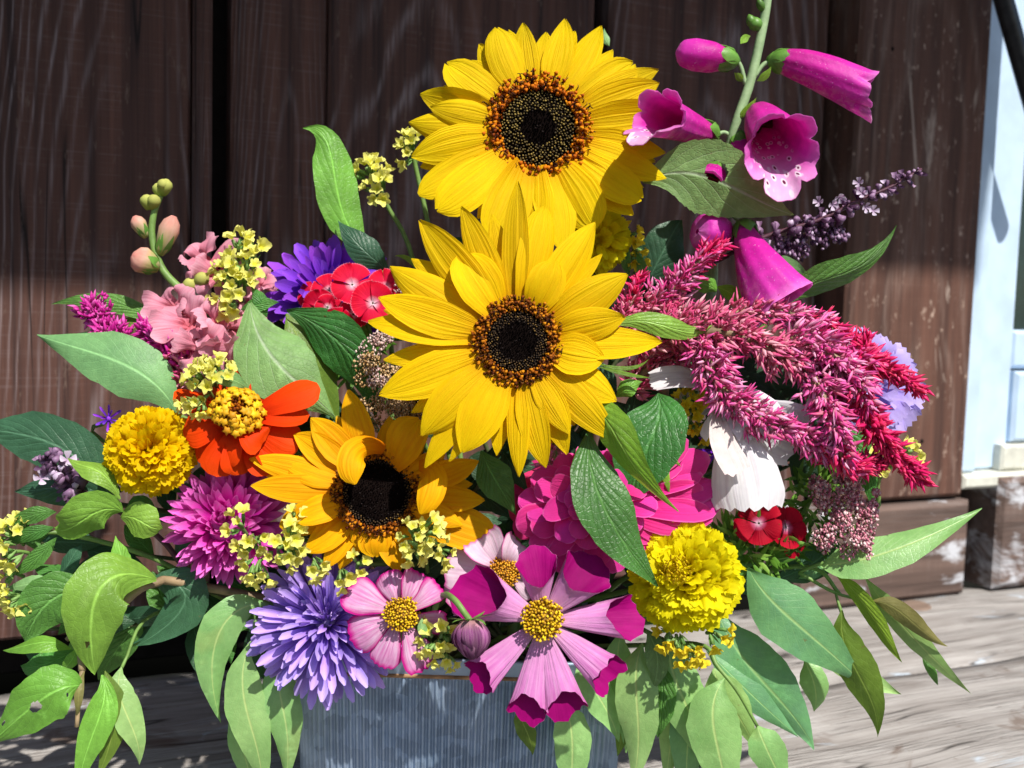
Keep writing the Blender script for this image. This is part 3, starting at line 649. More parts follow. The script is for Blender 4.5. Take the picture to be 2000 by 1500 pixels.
S2 = [(1012,354,58,-6,20),(1064,402,74,-4,26,1),(1163,434,82,4,20),(1086,508,76,-14,14,1),(901,403,66,4,18),(820,430,80,0,20),(900,496,96,-14,16,1),(761,521,80,2,20),(739,580,74,-8,24),(719,629,72,6,18),
      (740,771,86,0,22),(823,852,88,-6,22),(829,914,56,10,14),(877,902,40,4,16),(902,884,92,-4,22),(1013,932,48,6,16),(1066,914,62,0,18),(1108,887,56,4,16),(1113,848,56,-10,18),(1199,858,70,0,20),
      (1204,783,76,6,18),(1181,702,84,-10,18),(1293,668,70,4,18),(1221,619,72,-6,30),(1225,535,82,2,22)]
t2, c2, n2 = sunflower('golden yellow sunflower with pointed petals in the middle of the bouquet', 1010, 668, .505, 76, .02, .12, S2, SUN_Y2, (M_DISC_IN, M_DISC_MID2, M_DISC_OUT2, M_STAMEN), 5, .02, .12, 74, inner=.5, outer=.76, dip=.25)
S3 = [(681,761,62,0,12),(606,816,66,4),(575,848,64,8),(545,896,66,6),(487,896,56,10),(490,948,58,0),(575,1012,62,-26,22,1),(545,1026,66,2,14,1),(595,1078,60,0,20),(632,1112,44,4),(664,1113,46,6),(732,1087,66,-4,26,1),
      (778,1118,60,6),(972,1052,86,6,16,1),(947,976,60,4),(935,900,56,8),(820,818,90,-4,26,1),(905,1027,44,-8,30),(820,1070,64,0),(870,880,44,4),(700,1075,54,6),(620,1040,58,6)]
t3, c3, n3 = sunflower('amber orange sunflower with floppy petals left of centre', 737, 962, .535, 74, .0, .18, S3, SUN_O, (M_DISC_IN, M_DISC_MID2, M_DISC_OUT2, M_STAMEN), 9, .0, .25, 64, inner=.75, outer=.88)

for ct, wd in (([(752,878,.538),(690,850,.512),(672,905,.505),(694,946,.508)], 58), ([(818,910,.535),(862,905,.512),(850,960,.505),(821,1004,.508)], 56)):
    part('petal', sheet(bez([P(*q) for q in ct]), px(wd, .51)/2, SUNB, facing(P(*ct[2])), 14, 10, cup=-.25, ribs=.02, ribn=3, ruf=.06, rufn=.8), SUN_O, t3)
# leaves on the sunflowers' stems
leaf(t1, [(1255,355,.575),(1370,300,.565),(1440,385,.57),(1550,420,.575)], 150, G_UNDER, LEAF, roll=-8, fold=.12, nv=64, nu=34, holes=((.40,.46,.075),), ruf=.04, edge=saw(.05, 16))
leaf(t2, [(1190,636,.53),(1290,600,.52),(1330,680,.53),(1392,634,.54)], 46, G_LIGHT, LEAF, fold=.3)
leaf(t2, [(1285,768,.525),(1310,830,.508),(1230,900,.508),(1235,985,.513)], 135, G_GLOSS, OVAL, roll=10, fold=-.12, nv=18, nu=10)
leaf(t2, [(1150,842,.515),(1140,950,.492),(1210,1060,.495),(1284,1146,.50)], 118, G_GLOSS, LEAF, roll=-12, fold=-.15, nv=18, nu=10)
leaf(t2, [(1128,785,.52),(1215,800,.49),(1190,900,.49),(1325,1000,.505)], 80, G_LIME, LEAF, roll=20, fold=.35, nv=18, nu=8)
leaf(t2, [(940,880,.545),(960,930,.54),(975,950,.54),(1008,1006,.545)], 74, G_MID, LEAF, roll=10)
leaf(t2, [(1205,775,.54),(1225,755,.53),(1255,745,.54)], 38, G_LIGHT, LEAF)
for a in ([(1160,708,.53),(1240,735,.53),(1268,700,.53)], [(1165,715,.53),(1230,735,.53),(1272,738,.53)], [(1170,790,.53),(1200,812,.53),(1212,812,.53)]):
    leaf(t2, a, 9, G_LIME, LEAF, nv=8, nu=2, name='sepal')
leaf(t3, [(800,900,.56),(818,870,.55),(835,850,.55)], 26, G_MID)
leaf(t1, [(1190,90,.60),(1180,75,.60),(1180,55,.60)], 16, G_PALE, name='bract')

# ------------------------------------------------------------------ rosette flowers
def unit(name, mat, w, prof, bend=.0, cup=.1, ruf=0., nv=6, nu=4, rufn=1.5, end=None, ribs=0., tipcurl=0., edge=None):
    g = sheet(bez([(0,0,0),(.35,0,bend*.2),(.75,0,bend),(1,0,bend*.6+tipcurl)]), w/2, prof, V((0,0,1)), nv, nu, cup=cup, ruf=ruf, rufn=rufn, end=end, ribs=ribs, edge=edge)
    # side axis of the sheet runs along Y; normal +Z
    return mesh(name, g, mat)
def place(parent, c, Fm, meshes, a, r0, z0, el, s, roll=0., name='petal', ws=1.):
    mt = M.Translation(c) @ Fm.to_4x4() @ M.Rotation(a, 4, 'Z') @ M.Translation((r0, 0, z0)) @ M.Rotation(-el, 4, 'Y') @ M.Rotation(roll, 4, 'X') @ M.Diagonal((s, s*ws, s, 1))
    return inst(name, R.choice(meshes), mt, parent)
def rosette(parent, c, n, layers, meshes, ja=.1, je=.08, js=.08, keep=None):
    Fm = frame3(n)
    for cnt, r0, z0, el, s in layers:
        a0 = R.uniform(0, 6.28)
        for k in range(cnt):
            a = a0 + 6.2832*k/cnt + R.gauss(0, ja)*6.28/cnt*2
            place(parent, c, Fm, meshes, a, r0, z0*R.uniform(.9, 1.1), el + R.gauss(0, je), s*(1+R.uniform(-js, js)), R.gauss(0, .2))
def ragged(k, amp): return lambda s: 1 - amp*(.5+.5*math.cos(s*k*math.pi)) - amp*.6*s*s
def flower_stem(t, c, n, r=.0017, mat=M_STEM, L=.02):
    m_ = mouth(); part('stem', tube([c - n*.004, c - n*L + V((0, .004, -.012)), m_.lerp(c, .4)+V((0, .02, 0)), m_], r, r*1.2, 6, 12), mat, t)
def ball(parent, c, n, rad_, count, meshes, maxth=1.75, core=.25, js=.1, squash=1., sc=1., rolls=.35):
    Fm = frame3(n)
    for k in range(count):
        ct = 1 - (1-math.cos(maxth))*(k+.5)/count; th = math.acos(ct); a = k*2.39996 + R.gauss(0, .12)
        place(parent, c, Fm, meshes, a, rad_*core*math.sin(th), rad_*core*math.cos(th)*squash, math.pi/2 - th + R.gauss(0, .12), rad_*(1-core)*sc*(1+R.uniform(-js, js)), R.gauss(0, rolls))
def mari_units(mat, w=.40): return [unit('petal', mat, w*R.uniform(.85, 1.15), FAN, bend=R.uniform(.02, .16), cup=R.uniform(-.4, .4), ruf=.36, rufn=R.uniform(1.2, 2.2), nv=7, nu=12, end=ragged(R.choice((2, 3, 4)), .06), tipcurl=R.uniform(-.36, .05), ribs=.05) for _ in range(10)]
UM, UL = mari_units(M_MARI), mari_units(M_LEMON)
def core(parent, c, n, r, mat, name='heart'):
    part(name, spindle(c - n*r, c + n*r, r, [(0,.2),(.15,.7),(.5,1),(.8,.75),(1,.1)], 12), mat, parent)
def marigold(label, cx, cy, d, r, ms, mat, dx, dy, cnt, maxth=1.7, squash=1.):
    c = P(cx, cy, d); n = facing(c, dx, dy); t = thing('marigold', label, 'marigold', base_loc(cx)); rr = px(r, d)
    c = c + (c-C0).normalized()*rr*.35
    core(t, c, n, rr*.45, mat)
    ball(t, c, n, rr, cnt, ms, maxth, .3, squash=squash)
    part('calyx', spindle(c - n*rr*.3, c - n*rr*1.1, rr*.5, [(0,1),(.5,.7),(1,.15)], 10), M_CALYX, t); flower_stem(t, c-n*rr, n)
    return t
marigold('golden yellow round marigold on the left beside the orange zinnia', 297, 882, .545, 88, UM, M_MARI, -.1, .15, 260)
tm2 = marigold('large lemon yellow marigold right of the pink sea shell cosmos', 1338, 1126, .515, 112, UL, M_LEMON, .05, .3, 270, 1.55, .7)
marigold('lemon yellow marigold half hidden behind the two tall sunflowers', 1160, 468, .60, 72, UL, M_LEMON, .2, .0, 100)
g = []
cM = P(1322, 1108, .493); nM = facing(cM, 0, .3); FM_ = frame3(nM)
for k in range(60):
    q = math.sqrt(k/60)*px(30, .5); a = k*2.4; b = cM + FM_ @ V((q*math.cos(a), q*math.sin(a), -.006)); g.append(spindle(b, b + nM*R.uniform(.003, .007)+V((R.uniform(-.0015,.0015),0,R.uniform(-.001,.001))), .00045, [(0,.7),(.7,1),(1,.4)], 5))
part('centre_florets', join(g), island_mat('marigold_heart', [(0,(.70,.46,.003)),(1,(.84,.66,.008))], .6, .2), tm2, True)

# magenta mum
UMUM = [unit('petal', M_MUM, R.uniform(.17, .25), PTIP, bend=R.uniform(.1, .3), cup=R.uniform(.2, .5), nv=7, nu=4, tipcurl=R.uniform(-.05, .2), ribs=.04) for _ in range(6)]
c = P(447, 1026, .555); t = thing('china_aster', 'bright magenta china aster below the orange zinnia', 'aster', base_loc(447)); n = facing(c, -.12, .18)
core(t, c, n, px(45), M_MUM); c_ = c + (c-C0).normalized()*px(40)
ball(t, c_, n, px(120), 270, UMUM, 1.75, .28, js=.14, rolls=.25); flower_stem(t, c_, n)
# lavender aster
ULAV = [unit('petal', M_LAV, R.uniform(.105, .15), SPOON, bend=R.uniform(.0, .22), cup=R.uniform(.6, 1.1), nv=8, nu=6, tipcurl=R.uniform(-.12, .16)) for _ in range(9)]
c = P(640, 1205, .53); t = thing('china_aster', 'lavender purple china aster drooping over the planter rim', 'aster', base_loc(640)); n = facing(c, -.05, .5)
c_ = c + (c-C0).normalized()*px(50) + V((0, 0, -.004))
core(t, c_, n, px(40), M_LAV)
rosette(t, c_, n, [(42,px(16),0,rad(-24),px(131)),(46,px(16),px(5),rad(-10),px(131)),(46,px(16),px(9),rad(4),px(124)),(42,px(15),px(13),rad(17),px(115)),(36,px(14),px(17),rad(31),px(104)),(30,px(12),px(20),rad(44),px(90)),(22,px(9),px(23),rad(57),px(74)),(16,px(6),px(26),rad(70),px(58)),(10,px(3),px(26),rad(82),px(47))], ULAV, .22, .13, .16)
flower_stem(t, c_, n)
# violet aster behind
UVIO = [unit('petal', M_VIO, R.uniform(.17, .24), STRAP, bend=R.uniform(.0, .2), cup=R.uniform(.2, .5), nv=6, nu=4, tipcurl=R.uniform(-.1, .2)) for _ in range(6)]
c = P(648, 585, .62); t = thing('china_aster', 'deep violet china aster behind the red dianthus', 'aster', base_loc(648)); n = facing(c, -.05, .5)
core(t, c, n, px(35, .62), M_VIO)
k_ = .62
rosette(t, c, n, [(30,px(14,k_),0,rad(-8),px(112,k_)),(32,px(14,k_),px(6,k_),rad(8),px(112,k_)),(30,px(12,k_),px(10,k_),rad(26),px(104,k_)),(24,px(10,k_),px(14,k_),rad(46),px(92,k_)),(16,px(6,k_),px(18,k_),rad(66),px(74,k_))], UVIO, .14, .1, .12)
flower_stem(t, c, n)
# scabious (lavender) at the right
USC = [unit('petal', M_SCAB, R.uniform(.5, .62), FAN, bend=R.uniform(.02, .1), cup=R.uniform(-.2, .2), ruf=.3, nv=6, nu=8, end=ragged(4, .08), tipcurl=-.05) for _ in range(5)]
c = P(1688, 752, .59); t = thing('scabious', 'pale lavender ruffled scabious behind the crimson celosia', 'scabious', base_loc(1668)); n = facing(c, .25, .15)
core(t, c, n, px(20), M_SCAB)
rosette(t, c, n, [(14,px(12,.6),0,rad(0),px(100,.6)),(14,px(12,.6),px(6,.6),rad(14),px(84,.6)),(10,px(8,.6),px(10,.6),rad(34),px(58,.6)),(8,px(4,.6),px(14,.6),rad(56),px(40,.6))], USC); flower_stem(t, c, n)
for (x, y, d, r, lab) in ((1402, 880, .575, 42, 'small violet bloom left of the white cosmos'), (212, 818, .575, 26, 'tiny violet bloom tucked behind the golden marigold')):
    c = P(x, y, d); t = thing('violet_bloom', lab, 'bloom', base_loc(x)); n = facing(c, .1, .2)
    rosette(t, c, n, [(8,px(4),0,rad(5),px(r)),(7,px(3),px(3),rad(35),px(r*.8))], UVIO); core(t, c, n, px(6), M_VIO); flower_stem(t, c, n, .0012)

# ------------------------------------------------------------------ zinnias
def zinnia_tips(t, cx, cy, d, tips, mat, n, wdef, seed, r0=20, gy=.2, dbl=False):
    rr = random.Random(seed)
    ang = sorted((math.atan2(y_-cy, x_-cx), math.hypot(x_-cx, y_-cy), z_) for x_, y_, w_, z_, *_ in [list(q)+[0]*4 for q in tips]); ex = []
    if dbl:
        for (a0, l0, z0), (a1, l1, z1) in zip(ang, ang[1:]+[(ang[0][0]+6.2832,)+ang[0][1:]]): aa = (a0+a1)/2 + rr.uniform(-.06, .06); ll = min(l0, l1)*rr.uniform(.82, .93); ex.append((cx+ll*math.cos(aa), cy+ll*math.sin(aa), wdef*.8, (z0+z1)/2-9, 18))
    for tp in list(tips)+ex:
        x, y, wd, z, lift = (list(tp)+[None]*5)[:5]; wd = (wd or wdef)*(.82 if dbl else 1); z = z or 0; lift = 14 if lift is None else lift
        dx, dy = x-cx, y-cy; L = math.hypot(dx, dy); ux, uy = dx/L, dy/L
        dep = lambda Y, o: d + px(-(Y-cy)*gy + o, d)
        bx, by = cx+ux*r0, cy+uy*r0; mx, my = (bx+x)/2, (by+y)/2
        zj = rr.uniform(-5, 5); pts = [P(bx, by, dep(by, z*.5)), P(mx, my, dep(my, z+zj-lift)), P(x, y, dep(y, z+zj+rr.uniform(-8, 12)))]
        nh = (n + (CR*uy + CU*ux)*rr.uniform(-.45, .45)).normalized()
        part('petal', sheet(bez(pts), px(wd, d)/2, ROUND, nh, 12, 8, cup=rr.uniform(-.4, .15), ribs=.03, ribn=2, ruf=.08, rufn=.8, twist=rr.uniform(-.35, .35)), mat, t)
c = P(463, 806, .555); t = thing('zinnia', 'orange red zinnia with a yellow floret crown', 'zinnia', base_loc(463)); n = facing(c, .0, .55)
zinnia_tips(t, 465, 815, .548, [(622,752,70,8,30),(602,806,74,2,20),(585,872,84,6,16),(548,905,76,8),(512,868,74,-18,26),(466,928,72,0),(414,928,70,-4),(384,896,68,4),(357,842,80,-6,24),(345,762,60,20),(505,690,64,34,-10),(545,720,60,30,-6),(440,905,60,-12,24),(530,925,70,12),(570,790,60,14),(390,770,60,26),(450,720,60,34,-8)], ZIN_O, n, 70, 4)
zc = P(463, 812, .545); zf = frame3(n)
part('cone', spindle(zc - n*.006, zc + n*.010, px(38), [(0,.7),(.35,1),(.75,.8),(1,.25)], 16), plain_mat('zinnia_cone', (.30,.05,.01), .7, .2), t)
gy_, gd = [], []
for k in range(130):
    q = math.sqrt((k+.5)/130); a = k*2.39996; b = zc + zf @ V((q*px(40)*math.cos(a), q*px(40)*math.sin(a), .010*(1-.75*q*q)))
    up = (zf @ V((math.cos(a)*q*.8, math.sin(a)*q*.8, .9))).normalized(); h = R.uniform(.0025, .005)
    if q > .35 and R.random() < .75: gy_.append(spindle(b, b+up*h*1.2, .0009, [(0,.5),(.6,.6),(.85,1.9),(1,1.3)], 10, lob=.7))
    else: gd.append(spindle(b, b+up*h*.8, .0011, SEED, 5))
part('ray_florets', join(gy_), island_mat('zinnia_ray_florets', [(0,(.55,.24,.004)),(.5,(.76,.42,.006)),(1,(.84,.56,.01))], .6, .15), t, True); part('inner_scales', join(gd), M_DISC_OUT2, t, True); flower_stem(t, zc, n)

c = P(1160, 985, .555); t = thing('zinnia', 'big magenta zinnia behind the hanging glossy leaf', 'zinnia', base_loc(1165)); n = facing(c, 0, .3)
zinnia_tips(t, 1165, 985, .524, [(1405,985,92,4,20),(1400,940,90,8),(1385,890,90,14),(1340,855,84,18),(1392,1010,76,10),(1350,1040,80,12),(1290,1075,80,4),(1205,1118,84,0),(1140,1122,90,2),(1085,1115,88,-4),(1035,1068,92,0),(1008,1028,84,6),(1012,975,80,10),(1040,925,84,14),(1090,890,84,18),(1150,868,84,20),(1230,850,84,22),(1290,845,84,22)], ZIN_M, n, 86, 6, 24, dbl=True)
zinnia_tips(t, 1165, 975, .511, [(1060,1000,70,-6),(1085,1050,72,-8),(1140,1072,74,-10),(1200,1060,70,-6),(1255,1030,70,-4),(1285,985,70,0),(1270,930,70,6),(1215,905,66,10),(1120,920,66,8),(1075,945,70,2),(1110,1020,50,-14),(1170,1035,50,-16),(1090,965,44,-8)], ZIN_M, n, 66, 7, 14, dbl=True)
g = [spindle(P(1165+R.uniform(-16, 16), 982+R.uniform(-14, 14), .53), P(1165+R.uniform(-20, 20), 978+R.uniform(-18, 14), .508), .0012, SEED, 5) for _ in range(34)]
part('centre_florets', join(g), M_DISC_OUT2, t, True); flower_stem(t, c, n)
c = P(1045, 960, .575); t = thing('zinnia', 'rose red zinnia peeping out left of the magenta zinnia', 'zinnia', base_loc(1045)); n = facing(c, -.25, .1)
zinnia_tips(t, 1060, 960, .58, [(1002,985,66,0),(1000,1015,64,4),(1012,1050,64,8),(1008,940,68,4),(1030,905,70,8),(1075,885,66,12),(1050,1060,60,8),(1120,890,60,14),(1024,1000,56,-8)], ZIN_R, n, 62, 8, 10, dbl=True)
part('heart', spindle(c - n*.006, c, px(18), BUD, 10), M_DISC_OUT2, t); flower_stem(t, c, n)

# ------------------------------------------------------------------ cosmos
def cosmos_disc(t, cx, cy, d, r, mat, n):
    c = P(cx, cy, d); Fm = frame3(n); rr = px(r, d)
    dk = part('disc', spindle(c - n*rr*.5, c + n*rr*.42, rr, [(0,.6),(.4,1),(.75,.8),(1,.25)], 16), M_COSB, t); g = []
    for k in range(150):
        q = math.sqrt((k+.5)/150)*1.05; a = k*2.39996; b = c + Fm @ V((q*rr*math.cos(a), q*rr*math.sin(a), rr*.42*(1-.8*q*q)))
        up = (Fm @ V((math.cos(a)*q*.9, math.sin(a)*q*.9, .8))).normalized()
        up = (up + V((R.gauss(0, .2), R.gauss(0, .2), R.gauss(0, .2)))).normalized(); g.append(spindle(b-up*rr*.05, b+up*rr*R.uniform(.10, .36), rr*.045, [(0,.6),(.6,.7),(.85,1.3),(1,.9)], 8, lob=.7))
    sub('disc_florets', join(g), mat, dk, True)
def cosmos(label, cx, cy, d, r, petals, n, dmat, seed, gy=.15):
    t = thing('cosmos', label, 'cosmos', base_loc(cx)); rr = random.Random(seed)
    for x, y, wd, z, mat, cup, lift, tipz, roll in petals:
        dx, dy = x-cx, y-cy; L = math.hypot(dx, dy); ux, uy = dx/L, dy/L
        dep = lambda Y, o: d + px(-(Y-cy)*gy + o, d)
        bx, by = cx+ux*r*.6, cy+uy*r*.6; mx, my = bx+(x-bx)*.55, by+(y-by)*.55
        pts = [P(bx, by, dep(by, 6)), P(mx, my, dep(my, z-lift)), P(x, y, dep(y, z+tipz))]
        sc = rr.choice((3, 4, 5)); ph_ = rr.uniform(-.4, .4)
        en = lambda s: 1 - .055*(.5+.5*math.cos((s+ph_)*sc*math.pi)) - .07*s*s
        part('petal', sheet(bez(pts), px(wd, d)/2, COSM, n, 14, 10, cup=cup, ribs=.035, ribn=3, ruf=.07, rufn=1.1, end=en, roll=rad(roll)), mat, t)
    cosmos_disc(t, cx, cy, d - px(6), r, dmat, n); c = P(cx, cy, d)
    g = [sheet(bez([c - n*.002, c - n*.003 + (CR*math.cos(a)+CU*math.sin(a))*px(r), c - n*.006+(CR*math.cos(a)+CU*math.sin(a))*px(r*1.6)]), px(9), LEAF, n, 5, 2) for a in [k*.785 for k in range(8)]]
    part('sepals', join(g), M_CALYX, t, True); flower_stem(t, c - n*.002, n, .0012)
    return t
c = P(783, 1200, .515); n = facing(c, .05, .2)
A = COS_P
cosmos('pale pink cosmos with magenta edges beside the lavender aster', 783, 1200, .515, 30,
  [(674,1148,82,0,A,-.15,10,4,10),(682,1250,78,2,A,-.25,12,4,-10),(740,1304,66,4,A,-.35,12,6,10),(836,1308,78,6,A,-.3,10,4,-15),(872,1222,50,14,A,-.2,10,8,30),(866,1150,68,-2,A,.45,16,-4,-30),(812,1112,58,6,A,.5,10,8,25),(750,1116,62,8,A,-.4,12,10,-20)], n, M_COSD, 2)
c = P(983, 1120, .53); n = facing(c, .05, .25); B = COS_W
cosmos('blush white cosmos with an orange centre behind the sea shell cosmos', 983, 1120, .53, 27,
  [(868,1100,96,0,B,-.2,10,4,0),(868,1168,90,2,B,-.2,8,4,10),(938,1048,84,-4,B,.5,20,2,-10),(1020,1062,80,-2,B,.5,20,2,15),(905,1210,70,10,B,-.2,8,6,0),(1000,1215,60,14,B,-.2,8,6,0),(1050,1150,60,14,B,-.2,8,6,0)], n, M_COSD2, 3)
# sea shell cosmos: fluted petals whose rolled tips open as dark magenta cups
cx, cy, d = 1060, 1210, .495; c = P(cx, cy, d); n = facing(c, 0, .2)
t = thing('sea_shell_cosmos', 'fluted lilac cosmos with dark magenta cupped petal tips', 'cosmos', base_loc(cx))
SH = [(1046,1074,88,.42,40),(1165,1095,112,.50,40),(1254,1205,92,.62,30),(1206,1332,84,.74,24),(1110,1404,86,.72,22),(1026,1412,82,.72,22),(922,1335,80,.76,22),(893,1142,122,.42,40)]
for x, y, wd, k_, op in SH:
    dx, dy = x-cx, y-cy; L = math.hypot(dx, dy); ux, uy = dx/L, dy/L; rr = px(wd*.9, d)/2
    p0 = P(cx+ux*20, cy+uy*20, d+px(6)); p1 = P(x, y, d+px(2-abs(uy)*L*.10*(1 if uy > 0 else -.4)))
    T = (p1-p0); Ln = T.length; T.normalize(); sd = T.cross(n).normalized(); nn = sd.cross(T)
    # a trumpet: lilac outside, dark magenta inside, its mouth cut back on the near side
    def trumpet(off, i0=0):
        v, f, uv = [], [], []; nv, na = 18, 28
        for i in range(i0, nv+1):
            tt = i/nv; w_ = rr*(.22 + .78*(tt/.9)**.85 if tt < .9 else 1.0 + .14*(tt-.9)/.1) - off
            for j in range(na+1):
                a = 6.28318*j/na; near = .5+.5*math.cos(a)            # a = 0 faces the viewer
                cut = 1 - (1-k_)*near**1.3
                sc_ = 1 + .045*math.sin(a*3+L)*max(0, tt-.7)/.3 + .02*math.sin(a*9+L*2)*(tt > .95)
                rib = 1 + .05*math.cos(a*7+L)
                dp = .18 + op*.011*tt
                lt = tt*cut*sc_
                v.append(p0 + T*(Ln*lt) + sd*(w_*math.sin(a)*rib*(lt/max(tt, .01))**.35) + nn*(w_*dp*math.cos(a)*rib - rr*.12*tt)); uv.append((j/na, lt))
        m_ = nv-i0
        for i in range(m_):
            for j in range(na): q = i*(na+1)+j; f.append((q, q+1, q+na+2, q+na+1))
        return v, f, uv
    o = part('petal', trumpet(0), COS_L, t); sub('petal_lining', trumpet(.00022, 3), COS_C, o)
cosmos_disc(t, cx, cy, d - px(10), 36, M_COSD, n); flower_stem(t, c, n, .0014)
# white cosmos
t = thing('cosmos', 'white cosmos hanging under the pink celosia', 'cosmos', base_loc(1440)); c = P(1425, 775, .56); n = facing(c, 0, .1)
def wp(ctrl, wd, mat, cup=0., roll=0, jag=.05, k=5, ruf=.08, prof=COSM):
    pts = [P(*q) for q in ctrl]; en = lambda s: 1 - jag*(.5+.5*math.cos(s*k*math.pi)) - .04*s*s
    part('petal', sheet(bez(pts), px(wd, ctrl[0][2])/2, prof, n, 16, 14, cup=cup, ribs=.045, ribn=5, ruf=ruf, rufn=1.2, end=en, roll=rad(roll)), mat, t)
wp([(1420,770,.55),(1440,860,.530),(1460,930,.514),(1464,1002,.512)], 138, WHITE_P, -.4, ruf=.16)
wp([(1405,780,.545),(1395,830,.528),(1412,880,.516),(1440,930,.51)], 64, BLUSH_P, .3, -30, .03, 3)
wp([(1430,775,.55),(1480,815,.538),(1520,840,.536),(1566,858,.54)], 128, WHITE_P, .15, 15)
wp([(1418,760,.552),(1440,775,.535),(1450,805,.53),(1455,862,.526)], 165, WHITE_P, -.12, 0, .12, 7)
wp([(1420,770,.556),(1370,735,.55),(1320,735,.548),(1268,752,.548)], 62, WHITE_P, .3, 35, .03)
wp([(1400,785,.565),(1370,800,.565),(1355,800,.565),(1330,760,.565)], 60, WHITE_P, -.1, 10, .03)
part('centre', spindle(c - n*.004, c + n*.003, px(20), BUD, 12), M_COSB, t); flower_stem(t, c, n)
# nodding cosmos bud
t = thing('cosmos_bud', 'striped mauve flower bud nodding on a hooked green stalk', 'flower bud', base_loc(918))
bt, bb = P(918, 1212, .487), P(922, 1288, .484)
part('core', spindle(bt, bb, px(32, .487), [(0,.6),(.2,.92),(.45,1),(.7,.9),(.9,.5),(1,.15)], 14), M_PBUD, t)
ax = (bb-bt).normalized(); e1 = ax.orthogonal().normalized(); e2 = ax.cross(e1)
for k in range(12):
    a = k*6.283/12 + R.uniform(-.15, .15); e = e1*math.cos(a)+e2*math.sin(a); q = px(34, .487)*(1.02+.05*(k % 2))
    part('petal', sheet(bez([bt+e*q*.45, bt.lerp(bb, .25)+e*q*1.25, bt.lerp(bb, .62)+e*q*1.22, bb+e*q*.25-ax*px(R.uniform(0, 16))]), px(13, .487), SUNP, e, 8, 4, cup=-.15, twist=.5), M_PBUD, t)
for k in range(8):
    a = k*.785+R.uniform(-.2, .2); e = e1*math.cos(a)+e2*math.sin(a); q = px(34, .487)
    part('sepal', sheet(bez([bt+e*q*.1-ax*px(2), bt+e*q*.9-ax*px(6), bt+e*q*1.35-ax*px(R.uniform(-8, 18))]), px(6, .487), LEAF, -ax, 6, 2), M_CALYX, t)
part('stem', tube([bt, P(908,1198,.49), P(888,1172,.495), P(868,1162,.51), P(850,1185,.54), mouth()], .0015, .0017, 7, 26), M_STEM, t)

# ------------------------------------------------------------------ dianthus
UD = [unit('petal', DIA, R.uniform(.98, 1.14), FAN, bend=.06, cup=R.uniform(-.3, .1), nv=8, nu=22, end=lambda s: 1 - .06*(.5+.5*math.cos(s*9*math.pi)) - .20*s*s, ruf=.14, rufn=.9, tipcurl=R.uniform(-.12, .05)) for _ in range(5)]
UD2 = [unit('petal', DIA2, R.uniform(.98, 1.14), FAN, bend=.06, cup=R.uniform(-.3, .1), nv=8, nu=22, end=lambda s: 1 - .06*(.5+.5*math.cos(s*9*math.pi)) - .20*s*s, ruf=.14, rufn=.9, tipcurl=R.uniform(-.12, .05)) for _ in range(5)]
def needles(parent, cx, cy, d, rx, ry, num, L, name='needles', up=.5, mat=None, rd=.02):
    g = []
    for _ in range(num):
        a = R.uniform(0, 6.283); q = math.sqrt(R.random()); x, y = cx+rx*q*math.cos(a), cy+ry*q*math.sin(a)
        dd = d+R.uniform(0, rd); p0 = P(x, y, dd)
        dv = (CR*R.gauss(math.cos(a)*.6, .5) + CU*R.gauss(up - math.sin(a)*.5, .5) - CF*R.uniform(.0, .8)).normalized(); l = px(L*R.uniform(.6, 1.2), dd)
        g.append(sheet(bez([p0, p0+dv*l*.5, p0+dv*l+CU*px(R.uniform(-8, 4))]), px(L*.07+1, dd), LEAF, facing(p0), 4, 2, fold=-.3, ruf=0))
    return part(name, join(g), mat or M_NEEDLE, parent, True)
def dianthus(label, flo, meshes, nc, gx):
    t = thing('dianthus', label, 'dianthus', base_loc(gx))
    for x, y, d, r, dx, dy in flo:
        c = P(x, y, d); n = facing(c, dx, dy); Fm = frame3(n); a0 = R.uniform(0, 6.28)
        for k in range(5): place(t, c, Fm, meshes, a0+k*1.2566+R.gauss(0, .05), px(2), px(.6*(k % 2)), rad(R.uniform(2, 16)), px(r, d)*R.uniform(.93, 1.06))
        part('calyx', spindle(c - n*.001, c - n*.014, px(7, d), [(0,1),(.6,.9),(1,.5)], 8), M_CALYX, t)
    needles(t, *nc); stem(t, P(nc[0], nc[1], nc[2]+.01)); return t
dianthus('red dianthus cluster with white eyes beside the middle sunflower', [(688,556,.583,42,-.05,.35),(728,592,.578,42,.1,.2),(752,562,.590,38,.2,.4),(642,568,.588,36,-.3,.5),(626,600,.583,37,-.4,.0),(660,632,.578,34,-.1,-.4),(608,578,.596,28,-.6,.3),(690,614,.582,30,.1,-.1),(640,600,.58,26,-.1,.2)], UD, (690,640,.59,70,45,170,46), 690)
dianthus('dark crimson dianthus under the white cosmos', [(1482,1022,.545,46,-.05,.35),(1535,1030,.55,42,.6,.1),(1548,1060,.555,30,.8,-.3)], UD2, (1470,1068,.55,75,42,260,52), 1480)

# ------------------------------------------------------------------ foxglove
fg = thing('foxglove', 'pink purple foxglove spire with spotted bells at upper right', 'foxglove', base_loc(1380))
FS = [P(1502,-30,.60), P(1492,40,.60), P(1468,150,.60), P(1440,235,.60), P(1418,320,.605), P(1395,480,.615), P(1370,640,.62), P(1200,1000,.63), mouth()]
part('stem', tube(FS, .0026, .0034, 10, 50), M_STEMF, fg)
BELL = tab([(0,.30),(.1,.55),(.3,.74),(.6,.90),(.85,1.0),(.94,1.08),(1,1.28)])
BELLC = tab([(0,.22),(.1,.36),(.35,.62),(.6,.84),(.85,1.02),(.95,1.12),(1,1.2)])
BELLN = tab([(0,.34),(.1,.6),(.3,.80),(.6,.95),(.85,1.0),(.95,.98),(1,1.02)])
BELLB = tab([(0,.32),(.12,.62),(.4,.95),(.7,1.0),(.9,.8),(.97,.5),(1,.12)])
